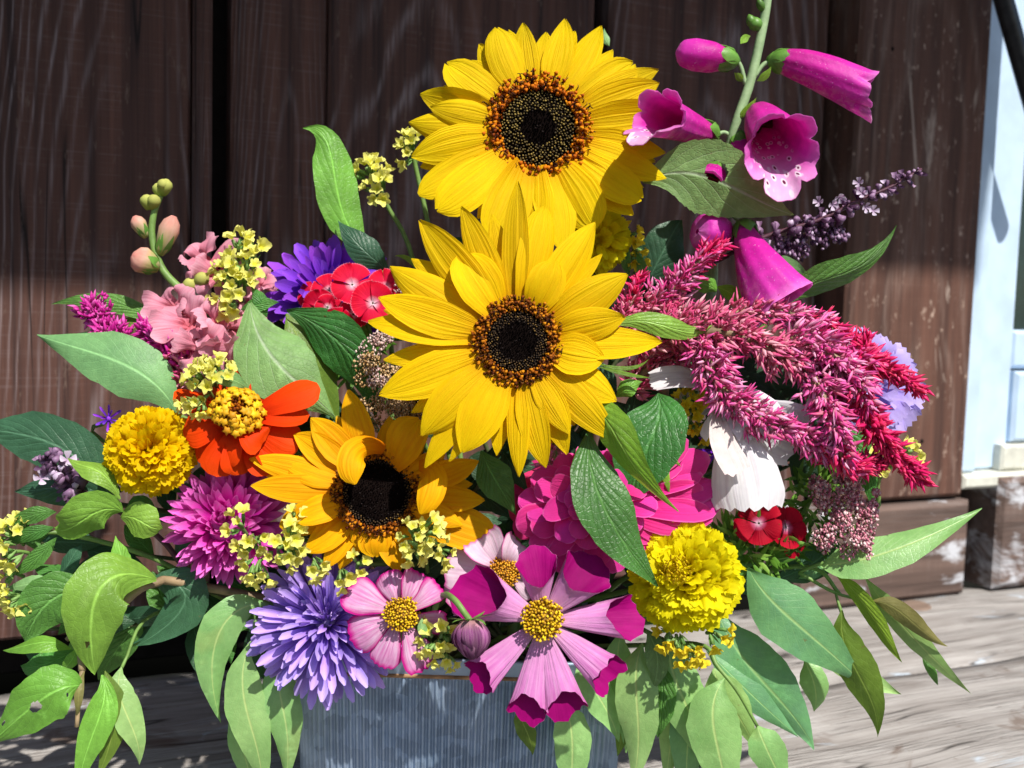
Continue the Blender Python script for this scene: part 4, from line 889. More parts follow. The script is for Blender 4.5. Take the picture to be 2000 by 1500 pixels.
def bell(ctrl, r, prof=BELL, lip=.22, downv=None, seed=0, openlip=True, lobes=True):
    pts = [P(*q) for q in ctrl]; path = bez(pts); d = ctrl[-1][2]; rr = px(r, d); rnd = random.Random(seed)
    dv = downv or V((0, 0, -1)); L = (pts[-1]-pts[0]).length
    def build(off, i0=0):
        v, f, uv = [], [], []; nv, na = 20, 60
        for i in range(i0, nv+1):
            t_ = i/nv; T = (path(min(1, t_+.02))-path(max(0, t_-.02))).normalized(); dn = (dv - T*dv.dot(T)).normalized(); sd = T.cross(dn); p = path(t_)
            for j in range(na):
                u_ = j/na; a = (u_-.5)*6.2832         # a = 0 points down
                lb = 1
                ext = 0
                if openlip:
                    e = max(0, (t_-.72)/.28); low = math.sqrt(max(0, 1-(a/1.15)**2)); lob = abs(math.cos(a*2.5))**.55 if lobes else .6
                    lb = 1 + e*e*(.30*lob - .18) + .02*e*math.sin(a*17+seed)
                    ext = L*lip*e*(low*1.0 - .25*(1-low)) + L*.08*e*lob
                    lb *= 1 + .12*low*e
                q = rr*prof(t_)*lb*(1+.018*math.sin(a*3+seed+t_*5)+(.03 if seed == 5 else .014)*math.cos(a*9+seed)) - off
                v.append(p + T*ext + dn*(q*math.cos(a)) + sd*(q*math.sin(a))); uv.append((u_, t_))
            
        m_ = nv-i0
        for i in range(m_):
            for j in range(na): f.append((i*na+j, i*na+(j+1) % na, (i+1)*na+(j+1) % na, (i+1)*na+j))
        return v, f, uv
    o = part('bell', build(0), FOX, fg)
    if openlip: sub('throat', build(.00035, 2), FOXI, o)
    # calyx: five pointed sepals hugging the base
    p0 = pts[0]; T = (path(.1)-path(0)).normalized(); e1 = T.orthogonal().normalized(); e2 = T.cross(e1)
    cl = part('calyx', spindle(p0 - T*px(14), p0 + T*px(8), px(20), [(0,.3),(.5,.9),(1,1)], 10), M_CALYX, fg)
    for k in range(5):
        a = k*1.2566+seed; e = e1*math.cos(a)+e2*math.sin(a)
        sub('sepal', sheet(bez([p0 - T*px(12)+e*px(6), p0+e*px(28), p0+T*px(24)+e*px(30), p0+T*px(52)+e*px(26)]), px(19), LEAF, e, 8, 4, cup=-.3), M_CALYX, cl)
    return o
def pedicel(a, b, r=.0013): part('pedicel', tube([P(*a), P((a[0]+b[0])/2, (a[1]+b[1])/2-8, (a[2]+b[2])/2), P(*b)], r, r, 6), M_STEMF, fg)
bell([(1432,118,.60),(1400,112,.598),(1360,108,.597),(1320,102,.60)], 31, BELLB, openlip=False, seed=1); pedicel((1456,165,.60), (1440,118,.60))
bell([(1510,118,.60),(1570,122,.594),(1640,160,.59),(1688,178,.588)], 40, BELLN, .12, seed=2); pedicel((1474,150,.60), (1506,120,.60))
bell([(1478,218,.600),(1490,238,.590),(1512,270,.575),(1528,290,.558)], 54, BELL, .24, seed=3); pedicel((1448,220,.60), (1474,216,.60))
bell([(1392,262,.600),(1350,254,.585),(1310,232,.568),(1284,226,.550)], 40, BELL, .40, seed=4); pedicel((1432,270,.602), (1398,264,.60))
bell([(1452,440,.59),(1462,490,.575),(1490,540,.565),(1522,588,.562)], 58, BELLC, .05, downv=V((-.5,0,-.5)), seed=5, lobes=False); pedicel((1408,420,.61), (1448,436,.592))
bell([(1420,450,.60),(1400,452,.592),(1380,458,.586),(1362,452,.583)], 40, BELLB, openlip=False, seed=6)
bell([(1440,265,.605),(1445,290,.602),(1452,310,.60),(1458,318,.60)], 34, BELL, .2, seed=7)
bell([(1400,330,.612),(1392,345,.606),(1385,360,.60),(1378,372,.596)], 36, BELL, .1, seed=8)
for x, y, s in ((1474,45,15),(1484,8,9),(1466,40,11)):
    part('bud', spindle(P(x+6, y+14, .599), P(x-4, y-12, .596), px(s), BUD, 10), M_CALYX, fg)
for a in ([(1466,70,.598),(1452,74,.594),(1446,86,.592)], [(1478,158,.598),(1498,150,.594),(1506,130,.594)], [(1452,160,.60),(1444,150,.598),(1434,142,.598)], [(1440,232,.598),(1462,216,.594),(1478,190,.592)]): leaf(fg, a, 16, G_LIME, LEAF, nv=8, nu=4, name='bract')

# ------------------------------------------------------------------ snapdragon
sn = thing('snapdragon', 'pink snapdragon with coral buds on a leaning green stalk', 'snapdragon', base_loc(440))
part('stem', tube([P(318,370,.60), P(300,420,.60), P(298,470,.60), P(320,530,.60), P(370,580,.60), P(420,630,.605), P(560,900,.62), mouth()], .0017, .0030, 10, 40), M_STEM, sn)
for x0, y0, x1, y1, r, m_, dd in ((310,524,258,498,27,SNAPB,.592),(312,498,340,422,20,SNAPB,.597),(286,464,262,422,15,SNAPB,.597),(292,410,284,380,14,SNAPG,.598),(296,408,304,382,13,SNAPG,.595),(314,385,306,358,12,SNAPG,.599),(318,382,326,350,14,SNAPG,.597),(322,372,316,352,11,SNAPG,.594),(368,572,372,548,14,SNAPG,.59),(384,560,400,538,15,SNAPG,.59)):
    a, b = P(x0, y0, .6), P(x1, y1, dd); T = (b-a).normalized()
    bd = part('bud', spindle(a, b, px(r, .6), [(0,.35),(.15,.62),(.4,.86),(.65,1),(.85,.8),(1,.25)], 12), m_, sn)
    if m_ is SNAPB:
        e1 = T.orthogonal().normalized(); e2 = T.cross(e1)
        for k in range(5):
            e = e1*math.cos(k*1.2566)+e2*math.sin(k*1.2566); sub('sepal', sheet(bez([a+e*px(r*.3), a.lerp(b, .2)+e*px(r*.9), a.lerp(b, .6)+e*px(r*1.02)]), px(r*.42), LEAF, e, 6, 2), M_CALYX, bd)
USN = [unit('petal', SNAP, R.uniform(.8, 1.1), FAN, bend=R.uniform(.05, .3), cup=R.uniform(-.4, .3), ruf=.34, rufn=R.uniform(1.3, 2.1), nv=10, nu=12, end=ragged(R.choice((2, 3)), .08), tipcurl=R.uniform(-.5, .1), ribs=.03) for _ in range(8)]
for x, y, d, r, dx, dy in ((372,640,.585,66,-.4,.4),(345,605,.595,60,-.7,.5),(425,640,.58,66,.2,.3),(400,680,.575,70,-.1,-.2),(445,690,.578,60,.3,-.4),(430,540,.60,62,.0,.5),(400,510,.605,48,-.5,.7),(455,580,.60,56,.4,.2),(470,650,.59,55,.6,.0),(500,560,.605,40,.6,.5)):
    c = P(x, y, d); n = facing(c, dx, dy); Fm = frame3(n); a0 = R.uniform(0, 6.28)
    for k in range(5): place(sn, c, Fm, USN, a0+k*1.2566+R.gauss(0, .15), px(3), 0, rad(R.uniform(15, 60)), px(r, d)*R.uniform(.85, 1.1), R.gauss(0, .3))
    part('flower_tube', spindle(c, c - n*.02, px(r*.3), [(0,1),(1,.6)], 10), SNAP, sn)
leaf(sn, [(400,545,.605),(420,510,.60),(440,490,.60),(468,468,.60)], 30, SNAP, STRAP, name='petal')

# ------------------------------------------------------------------ celosia
def plume(parent, ctrl, r0, r1, num, L, wd, mats, seed, name='florets', spread=.9, smat=None):
    rr = random.Random(seed); pts = [P(*q) for q in ctrl]; path = chain(pts); d = ctrl[0][2]
    pm = part('plume', tube(pts, px(r0*.28, d), px(2, d), 6, 14), smat or M_STEMR, parent); G = {m_: [] for m_ in mats}
    nc = num//4
    for k in range(nc):                             # little fans of papery florets set round the spine
        t_ = (k+rr.random())/nc; a = k*2.39996 + rr.gauss(0, .4)
        T = (path(min(1, t_+.02))-path(max(0, t_-.02))).normalized(); e1 = T.orthogonal().normalized(); e2 = T.cross(e1); e = e1*math.cos(a)+e2*math.sin(a)
        q = px((r0+(r1-r0)*t_)*(1 + .25*math.sin(t_*23+seed)), d); cb = path(t_) + e*q*rr.uniform(.15, 1.05)
        cd = (T*rr.uniform(.2, 1.1)+e*rr.uniform(.4, 1.1)*spread).normalized()
        for h in range(rr.choice((4, 5, 6))):
            dv = (cd + V((rr.gauss(0, .38), rr.gauss(0, .38), rr.gauss(0, .38)))).normalized(); l = px(L*rr.choice((.55, .75, .95, 1.3))*rr.uniform(.85, 1.15)*(1-.3*t_), d); p = cb + V((rr.gauss(0, 1), rr.gauss(0, 1), rr.gauss(0, 1)))*px(4, d)
            i = min(len(mats)-1, max(0, int(t_*len(mats) + rr.gauss(0, .25))))
            G[mats[i]].append(spindle(p, p+dv*l, px(wd*rr.uniform(.8, 1.3), d)/2, BRACT, 5, flat=.55))
    for m_, g in G.items():
        if g: sub(name, join(g), m_, pm, True)
t = thing('celosia', 'large drooping pink and crimson celosia plumes at the right', 'celosia', base_loc(1560))
PL = [([(1240,668,.56),(1330,640,.555),(1440,612,.55),(1540,610,.552),(1620,640,.558),(1668,668,.565)], 50, 10, 620, 30, 10, (CEL_D, CEL_D, CEL_P, CEL_R)),
      ([(1310,650,.55),(1420,650,.54),(1520,690,.536),(1600,740,.54),(1660,800,.548)], 58, 22, 820, 32, 11, (CEL_D, CEL_D, CEL_P)),
      ([(1376,670,.54),(1392,735,.532),(1440,790,.526),(1520,830,.522),(1590,862,.526),(1660,905,.532),(1715,905,.54)], 44, 10, 760, 34, 11, (CEL_P, CEL_P, CEL_P, CEL_R)),
      ([(1540,660,.545),(1620,690,.535),(1672,745,.53),(1700,820,.53),(1740,880,.535),(1798,938,.54)], 46, 6, 700, 38, 12, (CEL_P, CEL_P, CEL_R, CEL_R)),
      ([(1590,740,.53),(1620,800,.522),(1635,850,.52),(1650,905,.524),(1690,912,.53)], 38, 8, 420, 36, 12, (CEL_P, CEL_P, CEL_R)),
      ([(1620,700,.55),(1680,700,.548),(1735,722,.55),(1802,766,.555)], 36, 5, 300, 36, 12, (CEL_P, CEL_R, CEL_R)),
      ([(1280,590,.575),(1330,550,.57),(1370,505,.568),(1412,478,.57)], 34, 5, 240, 34, 11, (CEL_P, CEL_P, CEL_R)),
      ([(1655,740,.548),(1680,700,.545),(1692,650,.548)], 22, 4, 90, 34, 12, (CEL_R,)),
      ([(1215,620,.575),(1235,585,.572),(1248,540,.575)], 24, 4, 120, 30, 10, (CEL_D, CEL_R)),
      ([(1230,760,.57),(1290,700,.565),(1350,690,.56)], 46, 28, 320, 28, 10, (CEL_D,)),
      ([(1200,660,.575),(1260,610,.572),(1330,600,.565)], 40, 25, 260, 28, 10, (CEL_D,))]
for i, (ct, r0, r1, nn_, L, wd, ms) in enumerate(PL): plume(t, ct, r0*.8, r1*.8, int(nn_*1.45), L*.84, wd*.80, ms, 40+i)
part('stem', tube([P(1300,680,.57), P(1260,900,.6), mouth()], .003, .0035, 8), M_STEMR, t)
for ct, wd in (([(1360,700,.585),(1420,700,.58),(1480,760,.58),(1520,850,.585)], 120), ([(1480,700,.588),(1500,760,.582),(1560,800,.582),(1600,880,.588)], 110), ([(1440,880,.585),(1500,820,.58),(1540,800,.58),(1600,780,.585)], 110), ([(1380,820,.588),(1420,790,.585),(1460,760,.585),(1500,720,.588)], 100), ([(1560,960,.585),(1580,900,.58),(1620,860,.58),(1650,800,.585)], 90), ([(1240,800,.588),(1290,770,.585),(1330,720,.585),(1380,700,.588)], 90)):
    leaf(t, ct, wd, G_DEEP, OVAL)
t = thing('celosia', 'hot pink feathery celosia spikes at the left edge', 'celosia', base_loc(330))
plume(t, [(372,745,.59),(320,725,.588),(255,700,.585),(212,650,.585),(178,588,.588)], 26, 24, 1100, 21, 8, (CEL_D, CEL_M, CEL_M, CEL_M), 61)
plume(t, [(390,740,.588),(355,700,.584),(320,668,.584),(282,638,.588)], 38, 6, 700, 28, 9, (CEL_D, CEL_M, CEL_M), 62)
part('stem', tube([P(385,745,.59), P(500,900,.62), mouth()], .0022, .003, 8), M_STEMR, t)
t = thing('celosia', 'small pale pink celosia tassel over the rose red zinnia', 'celosia', base_loc(1060))
plume(t, [(1095,858,.545),(1078,890,.54),(1062,930,.54),(1050,985,.545)], 18, 3, 110, 26, 7, (CEL_P, CEL_P), 63, spread=.8); stem(t, P(1095,858,.545))

# ------------------------------------------------------------------ lacy umbels
def umbel(parent, pts, num, rb, mats, spread, seed, name='flower_cluster', smat=M_STEMR):
    rr = random.Random(seed); G = {m_: [] for m_ in mats}; st = []
    for (x, y, d, r) in pts:
        c = P(x, y, d); m_ = rr.choice(mats)
        for k in range(num):
            a = rr.uniform(0, 6.283); q = math.sqrt(rr.random())*r; p = P(x+q*math.cos(a), y+q*math.sin(a)*spread, d + px(rr.uniform(-.4, .6)*r)); s = px(rb*rr.uniform(.6, 1.3), d)
            dv = facing(p, rr.gauss(0, .5), rr.gauss(.3, .5)); G[m_].append(spindle(p - dv*s*.8, p+dv*s*.8, s, [(0,.4),(1,.9)], 5, lob=.5))
            if k % 6 == 0: st.append(tube([c + CF*px(r*.8, d), p], px(1.0, d), px(.8, d), 3, 2))
    for m_, g in G.items():
        if g: part(name, join(g), m_, parent, True)
    part('pedicels', join(st), smat, parent, True)
rr = random.Random(77)
t = thing('pink_lace_flower', 'dusty pink lace flower drooping below the celosia tips', 'lace flower', base_loc(1600))
umbel(t, [(1585+rr.random()*95 + (y-920)*.16, y, .548+rr.uniform(-.006, .012), rr.uniform(14, 24)) for y in [925+k*4.4 for k in range(34)]] + [(1692,1068,.55,12),(1700,1088,.55,8),(1706,985,.552,10),(1712,962,.552,8),(1708,1000,.552,8)], 60, 2.7, [M_LACE], 1., 5)
needles(t, 1590, 985, .565, 45, 80, 160, 44, 'foliage', .2); stem(t, P(1590,960,.57), via=P(1450,1150,.6))
t = thing('lace_flower', 'tan brown lace flower umbel left of the middle sunflower', 'lace flower', base_loc(780))
umbel(t, [(rr.uniform(712, 855), rr.uniform(700, 835), .575+rr.uniform(-.008, .01), rr.uniform(18, 28)) for _ in range(44)], 80, 2.2, [M_TAN], .8, 6)
umbel(t, [(730,675,.572,26),(745,660,.574,20),(712,690,.574,18),(735,745,.572,18),(725,720,.574,16),(760,655,.576,18),(790,560,.585,22),(770,590,.58,16)], 90, 2.2, [M_TANP], .8, 7)
needles(t, 700, 690, .585, 50, 50, 110, 40, 'foliage'); stem(t, P(780,780,.585))

# ------------------------------------------------------------------ basil flower spikes
def spike(label, ctrl, num, r, seed, bx):
    t = thing('basil_flower_spike', label, 'flower spike', base_loc(bx)); rr = random.Random(seed); pts = [P(*q) for q in ctrl]; path = chain(pts); d = ctrl[0][2]
    part('stem', tube(pts + [], px(5, d), px(3, d), 6, 16), M_STEMP, t); g = []
    for k in range(num):
        w_ = k//9; t_ = min(1, .04+.96*(w_+rr.uniform(-.12, .12))/(num/9)); a = rr.uniform(0, 6.28); T = (path(min(1, t_+.02))-path(max(0, t_-.02))).normalized(); e1 = T.orthogonal().normalized(); e2 = T.cross(e1)
        e = e1*math.cos(a)+e2*math.sin(a); q = px(r*(1-.55*t_)*rr.uniform(.5, 1.1), d); p = path(max(0, t_))+e*px(3, d); dv = (e+T*rr.uniform(-.1, .8)).normalized()
        g.append(spindle(p, p+dv*q*1.1, q*.32, [(0,.4),(.5,.8),(.85,1.1),(1,.7)], 6, lob=.25, flat=.8))
        if rr.random() < .3: p2 = p+dv*q; g.append(sheet(bez([p2, p2+dv*q*.4, p2+dv*q*.6+CU*px(4)]), px(6, d), FAN, facing(p2), 3, 3, cup=.4))
    part('florets', join(g), M_MAUVE, t, True); return t
t = spike('mauve basil flower spike reaching toward the wooden post', [(1420,500,.60),(1500,460,.598),(1600,430,.596),(1680,390,.594),(1740,365,.593),(1800,330,.592)], 140, 27, 3, 1500)
umbel(t, [(1545,468,.60,30),(1580,445,.60,30),(1620,430,.60,26),(1600,465,.60,28),(1640,460,.60,18),(1530,490,.60,24),(1560,490,.60,22)], 44, 4.2, [M_MAUVE], .8, 8, 'lower_florets', M_STEMP)
UBF = [unit('petal', petal_mat('basil_corolla', [(0,(.50,.34,.52)),(1,(.74,.66,.78))], transl=.3), .8, FAN, cup=.3, nv=4, nu=4)]
for x, y in ((1678,358),(1684,378),(1705,412),(1690,405),(1625,400),(1600,395),(1640,385)):
    c = P(x, y, .59); Fm = frame3(facing(c, R.gauss(0, .5), R.gauss(.3, .4)))
    for k in range(4): place(t, c, Fm, UBF, k*1.57, 0, 0, rad(30), px(13))
part('lower_stem', tube([P(1420,500,.60), P(1350,560,.61), P(1200,900,.63), mouth()], .0018, .0024, 6), M_STEMP, t)
t = spike('small mauve basil flower spike among the left leaves', [(160,960,.555),(130,935,.55),(105,905,.548),(95,885,.548)], 80, 34, 4, 150)
for x, y in ((132,898),(80,935)):
    c = P(x, y, .545); Fm = frame3(facing(c, .2, .4))
    for k in range(4): place(t, c, Fm, UBF, k*1.57, 0, 0, rad(30), px(18))
part('lower_stem', tube([P(160,960,.555), P(300,1040,.57), P(480,1180,.6), mouth()], .0016, .002, 6), M_STEMP, t)

# ------------------------------------------------------------------ statice
def funnel(mat, seed):
    rr = random.Random(seed); v, f, uv = [], [], []; na = 20
    for i, (t_, q) in enumerate([(.5,.02),(.42,.2),(.55,.38),(.78,.66),(.92,.98),(1,1.22)]):
        for j in range(na):
            a = 6.2832*j/na; w_ = 1 + (.20*math.cos(a*5+seed)+.12*rr.uniform(-1, 1))*t_**3
            v.append(V((q*w_*math.cos(a)*.5, q*w_*math.sin(a)*.5, t_*1.0 + (.12*math.sin(a*3+seed)+.16*rr.uniform(-1, 1))*max(0, t_-.6)/.4))); uv.append((j/na, t_))
    for i in range(5):
        for j in range(na): f.append((i*na+j, i*na+(j+1) % na, (i+1)*na+(j+1) % na, (i+1)*na+j))
    return mesh('floret', (v, f, uv), mat)
FU = [funnel(STAT, k) for k in range(4)]; FU2 = [funnel(STAT2, k) for k in range(4)]
def statice(label, clusters, bx, meshes=FU, leaves=(), stem_pts=None, dens=1.):
    t = thing('statice', label, 'statice', base_loc(bx))
    for x, y, d, r, cnt, dx, dy in clusters:
        cc = P(x, y, d); ax = (CR*dx + CU*dy - CF*.55).normalized(); Fm = frame3(ax); g = []
        for k in range(cnt):
            q = math.sqrt((k+.5)/cnt)*r; a = k*2.4 + R.gauss(0, .2); b = cc + Fm @ V((px(q, d)*math.cos(a), px(q, d)*math.sin(a), px(-q*.35+R.uniform(-4, 6), d)))
            dv = (Fm @ V((math.cos(a)*q/r*.8+R.gauss(0, .15), math.sin(a)*q/r*.8+R.gauss(0, .15), 1))).normalized(); s = px(R.uniform(15, 24), d)
            inst('floret', R.choice(meshes), M.Translation(b) @ frame3(dv).to_4x4() @ M.Rotation(R.uniform(0, 6), 4, 'Z') @ M.Diagonal((s, s, s*R.uniform(.9, 1.2), 1)), t)
            for _ in range(5):
                e = Fm @ V((R.gauss(0, 1), R.gauss(0, 1), R.uniform(-.4, .6))); b2 = b - dv*s*.15; g.append(sheet(bez([b2 - dv*s*.7, b2+e*s*.16, b2+dv*s*.5+e*s*.26]), s*.10, LEAF, dv.orthogonal(), 4, 2, fold=.3))
            g.append(spindle(b-dv*s*.9, b+dv*s*.3, s*.19, [(0,.3),(.6,1),(1,.9)], 6))
        part('calyx_bracts', join(g), M_BRACTG, t, True)
        part('branch', tube([cc, cc - ax*px(r*.8, d), cc - ax*px(r*1.6, d)+V((0, .004, -.004))], px(3.5, d), px(4, d), 6), M_STEM, t)
    for a in leaves: leaf(t, *a)
    x, y, d = clusters[0][:3]
    if stem_pts: part('stem', tube([P(*q) for q in stem_pts] + [mouth()], .0013, .0018, 6, 20), M_STEM, t)
    else: stem(t, P(x, y, d+.012), r=.0013)
    return t
statice('pale yellow statice sprig in front of the pink snapdragon', [(466,478,.585,16,4,.3,.8),(500,480,.588,14,3,.4,.9),(475,512,.58,24,7,-.1,.6),(440,530,.58,22,6,-.4,.5),(450,560,.578,26,7,-.2,.2),(440,590,.578,22,6,-.2,-.2),(478,545,.58,18,5,.2,.3)], 470, leaves=(([(520,620,.58),(510,580,.575),(490,560,.58)], 30, G_MID),([(470,605,.58),(510,590,.575),(545,590,.58)], 30, G_MID)))
statice('pale yellow statice tuft above the orange zinnia', [(405,715,.548,22,6,-.2,.7),(385,735,.545,20,5,-.4,.3),(440,725,.548,20,5,.3,.6),(378,790,.54,20,6,-.3,-.5),(400,760,.545,18,4,-.1,.1)], 400, leaves=(([(410,745,.55),(450,725,.545),(490,765,.55)], 36, G_PALE),))
statice('yellow statice tip rising left of the top sunflower', [(718,330,.615,24,8,-.3,.8),(735,372,.61,22,6,-.3,.1),(742,345,.612,18,4,.3,.6)], 735, FU, stem_pts=[(735,350,.615),(755,400,.62),(810,520,.625),(880,900,.63)])
statice('tiny yellow statice tip hidden behind the top sunflower petals', [(798,275,.615,16,4,-.2,.7),(796,300,.615,16,4,-.4,.0)], 800, FU, stem_pts=[(800,285,.615),(815,340,.62),(850,520,.625),(900,900,.63)])
statice('yellow statice sprig hanging below the amber sunflower', [(462,1022,.53,18,4,-.3,.4),(500,1060,.53,20,5,.1,-.3),(500,1118,.525,26,8,-.1,-.8),(545,1070,.525,22,6,.2,.1),(572,1040,.525,18,4,.3,.4),(570,1085,.522,20,5,.2,-.4),(615,1110,.518,18,4,.2,-.7),(668,1130,.515,18,4,.3,-.7),(480,1075,.53,18,4,-.2,-.3),(580,1010,.528,14,3,.1,.4)], 560)
statice('pale statice curl with green bracts right of the amber sunflower', [(815,1070,.512,34,12,.4,-.2),(850,1045,.51,24,7,.8,.0),(800,1035,.512,20,4,-.3,.6),(860,1085,.515,18,4,.3,-.5)], 820)
statice('yellow statice bits between the pink cosmos and the bud', [(700,1100,.53,16,3,.2,.3),(850,1270,.51,20,5,.0,-.5),(870,1235,.512,16,3,.3,.1),(830,1230,.515,14,3,-.3,.2),(880,1290,.51,14,3,.4,-.4)], 850, leaves=(([(835,1245,.512),(820,1230,.51),(825,1205,.512)], 20, G_PALE),))
statice('golden statice florets hanging under the lemon marigold', [(1320,1260,.51,20,6,-.2,-.7),(1350,1280,.51,22,7,.2,-.8),(1405,1245,.515,18,4,.6,-.5),(1300,1245,.515,16,3,-.4,-.3)], 1340, FU2)
statice('golden statice sprig left of the white cosmos', [(1335,790,.555,24,7,-.2,.5),(1350,815,.552,22,6,-.1,.0),(1375,840,.55,20,5,.2,-.5),(1360,775,.556,16,4,.3,.6)], 1340, FU2)
statice('yellow statice sprigs at the left edge', [(8,1040,.545,22,6,-.5,.4),(15,1085,.542,24,7,-.4,-.2),(20,1170,.54,22,6,-.5,-.1),(45,1190,.538,22,6,-.1,-.6),(10,1120,.545,18,4,-.5,.0),(40,1025,.55,18,4,.1,.6)], 30, FU,
  leaves=(([(110,1000,.55),(60,1000,.545),(5,1030,.55)], 34, G_MID),([(105,1030,.55),(60,1040,.545),(0,1065,.55)], 30, G_MID),([(110,1050,.55),(70,1100,.545),(20,1125,.55)], 34, G_MID),([(100,1130,.55),(60,1140,.545),(10,1150,.55)], 30, G_PALE)),
  stem_pts=[(30,1060,.55),(110,1040,.56),(300,1090,.58),(500,1190,.60)])
statice('small statice tips beyond the crimson celosia point', [(1775,880,.56,16,4,.4,.5),(1715,900,.56,16,4,.2,.2)], 1720, FU, stem_pts=[(1770,885,.562),(1720,930,.57),(1600,1060,.59)])
statice('faded statice buds behind the tall sunflower and wall', [(1235,455,.61,18,3,.3,.4),(1245,490,.61,16,3,.2,-.2),(1250,515,.612,14,2,.2,.2)], 1240, FU2, leaves=(([(1250,560,.61),(1262,520,.605),(1240,490,.61)], 22, G_MID),([(1230,540,.61),(1215,510,.605),(1230,470,.61)], 20, G_MID)))

# ------------------------------------------------------------------ foliage
t = thing('basil_sprig', 'bright green basil sprig spilling out at the lower left', 'basil', base_loc(200))
part('stem', tube([P(160,1310,.515), P(165,1260,.52), P(230,1190,.53), P(300,1140,.54), P(420,1150,.56), mouth()], .0018, .0026, 8, 26), M_STEMR, t)
part('stem', tube([P(130,1250,.53), P(210,1170,.535), P(300,1140,.54)], .0013, .0016, 6), M_STEMR, t)
part('stem', tube([P(150,1420,.51), P(155,1350,.512), P(162,1300,.516)], .0011, .0015, 6), M_STEMR, t)
LB = [([(305,1132,.535),(160,1075,.50),(170,1230,.505),(186,1316,.515)], 128, G_LIGHT, OVAL, 8, .18, 50, 28, ((.6,.80,.028),)),
      ([(180,1150,.54),(90,1150,.53),(70,1200,.53),(48,1252,.535)], 105, G_MID, OVAL, -10, .2, 14, 8, ()),
      ([(290,1135,.55),(400,1130,.55),(380,1200,.55),(265,1262,.55)], 92, G_DARK, OVAL, 10, .1, 14, 6, ()),
      ([(140,1268,.53),(90,1240,.52),(60,1262,.52),(6,1270,.53)], 44, G_LIGHT, OVAL, 45, .3, 12, 6, ()),
      ([(160,1340,.51),(110,1330,.495),(60,1380,.497),(-22,1455,.51)], 108, G_LIGHT, OVAL, -6, .22, 60, 34, ((.45,.58,.055),(.3,.2,.025),(.75,.85,.025))),
      ([(200,1318,.52),(225,1380,.51),(160,1440,.51),(150,1560,.515)], 66, G_LIGHT, LEAF, 25, .2, 14, 6, ()),
      ([(205,1310,.525),(235,1380,.52),(225,1440,.52),(190,1520,.52)], 60, G_OLIVE, LEAF, -15, .2, 14, 6, ()),
      ([(240,1000,.545),(180,970,.53),(140,1060,.53),(106,1030,.54)], 96, G_LIGHT, OVAL, -25, .25, 16, 8, ()),
      ([(235,1010,.548),(270,1000,.54),(290,1040,.54),(318,1032,.548)], 72, G_LIGHT, OVAL, 10, .2, 14, 8, ()),
      ([(245,1010,.56),(260,970,.55),(290,985,.55),(310,1020,.56)], 50, G_MID, OVAL, -30, .2, 12, 6, ()),
      ([(235,975,.54),(200,900,.535),(170,920,.535),(132,896,.54)], 52, G_LIGHT, LEAF, 30, .25, 14, 6, ()),
      ([(270,1130,.54),(230,1100,.535),(235,1070,.535),(226,1046,.54)], 42, G_LIGHT, LEAF, 20, .2, 12, 6, ()),
      ([(150,1270,.54),(90,1300,.535),(60,1310,.535),(40,1300,.54)], 50, G_MID, OVAL, 10, .2, 12, 6, ()),
      ([(150,1265,.525),(145,1290,.52),(130,1300,.52),(122,1310,.525)], 26, G_LIGHT, OVAL, 10, .2, 10, 4, ()),
      ([(165,1310,.515),(150,1340,.505),(155,1380,.505),(150,1400,.51)], 18, G_BROWN, LEAF, 10, .2, 10, 4, ())]
for ct, wd, mt_, pr, rl, fo, nv, nu, ho in LB: leaf(t, ct, wd, mt_, pr, rl, fo, nv, nu, holes=ho, ruf=.09)
t = thing('leafy_stem', 'broad dark blue green leaf at the far left under the marigold', 'leaf', base_loc(100))
leaf(t, [(225,985,.57),(150,850,.555),(60,850,.56),(-40,835,.565)], 112, G_DARK, OVAL, -12, .15, 16, 8)
leaf(t, [(240,960,.575),(170,930,.56),(90,960,.56),(30,960,.565)], 86, G_DARK, LEAF, 10, .15, 14, 6)
stem(t, P(228,985,.57), M_STEMD)
t = thing('leafy_stem', 'smooth pale green leaf pointing left beneath the hot pink celosia', 'leaf', base_loc(250))
leaf(t, [(348,812,.575),(300,700,.56),(170,690,.565),(72,654,.575)], 122, G_PALE, LEAF, 0, .14, 18, 8)
leaf(t, [(330,760,.60),(280,690,.598),(200,650,.60),(100,668,.605)], 62, G_PALE, LEAF, -20, .1)
leaf(t, [(330,640,.61),(260,590,.605),(180,575,.605),(100,594,.61)], 40, G_MID, LEAF, 15, .2)
leaf(t, [(330,700,.61),(300,650,.605),(260,620,.605),(215,640,.61)], 60, G_OLIVE, LEAF, 5, .2)
stem(t, P(345,810,.58))
t = thing('leafy_stem', 'pair of long mid green leaves above the orange zinnia', 'leaf', base_loc(600))
leaf(t, [(488,592,.575),(500,700,.555),(580,740,.555),(655,815,.57)], 150, G_UNDER, LEAF, -10, .22, 18, 8)
leaf(t, [(560,606,.58),(660,640,.57),(720,720,.572),(735,815,.585)], 110, G_GLOSS, LEAF, 15, .2, 16, 8)
leaf(t, [(560,612,.585),(600,700,.572),(640,760,.575),(660,830,.585)], 100, G_OLIVE, LEAF, -20, .2, 16, 8)
stem(t, P(655,815,.58))
t = thing('leafy_stem', 'upright curling green leaf against the dark wall', 'leaf', base_loc(740))
leaf(t, [(742,505,.61),(610,430,.60),(690,240,.60),(592,250,.605)], 88, G_LIGHT, LEAF, 20, .22, 20, 8)
leaf(t, [(760,530,.60),(720,500,.59),(690,470,.59),(660,430,.60)], 62, G_DARK, LEAF, -10, .2)
leaf(t, [(830,540,.60),(800,495,.595),(770,500,.60)], 12, G_LIME, LEAF, 0, .2)
stem(t, P(742,505,.61))
t = thing('leafy_stem', 'veined curled green leaf at right pointing up to the post', 'leaf', base_loc(1600))
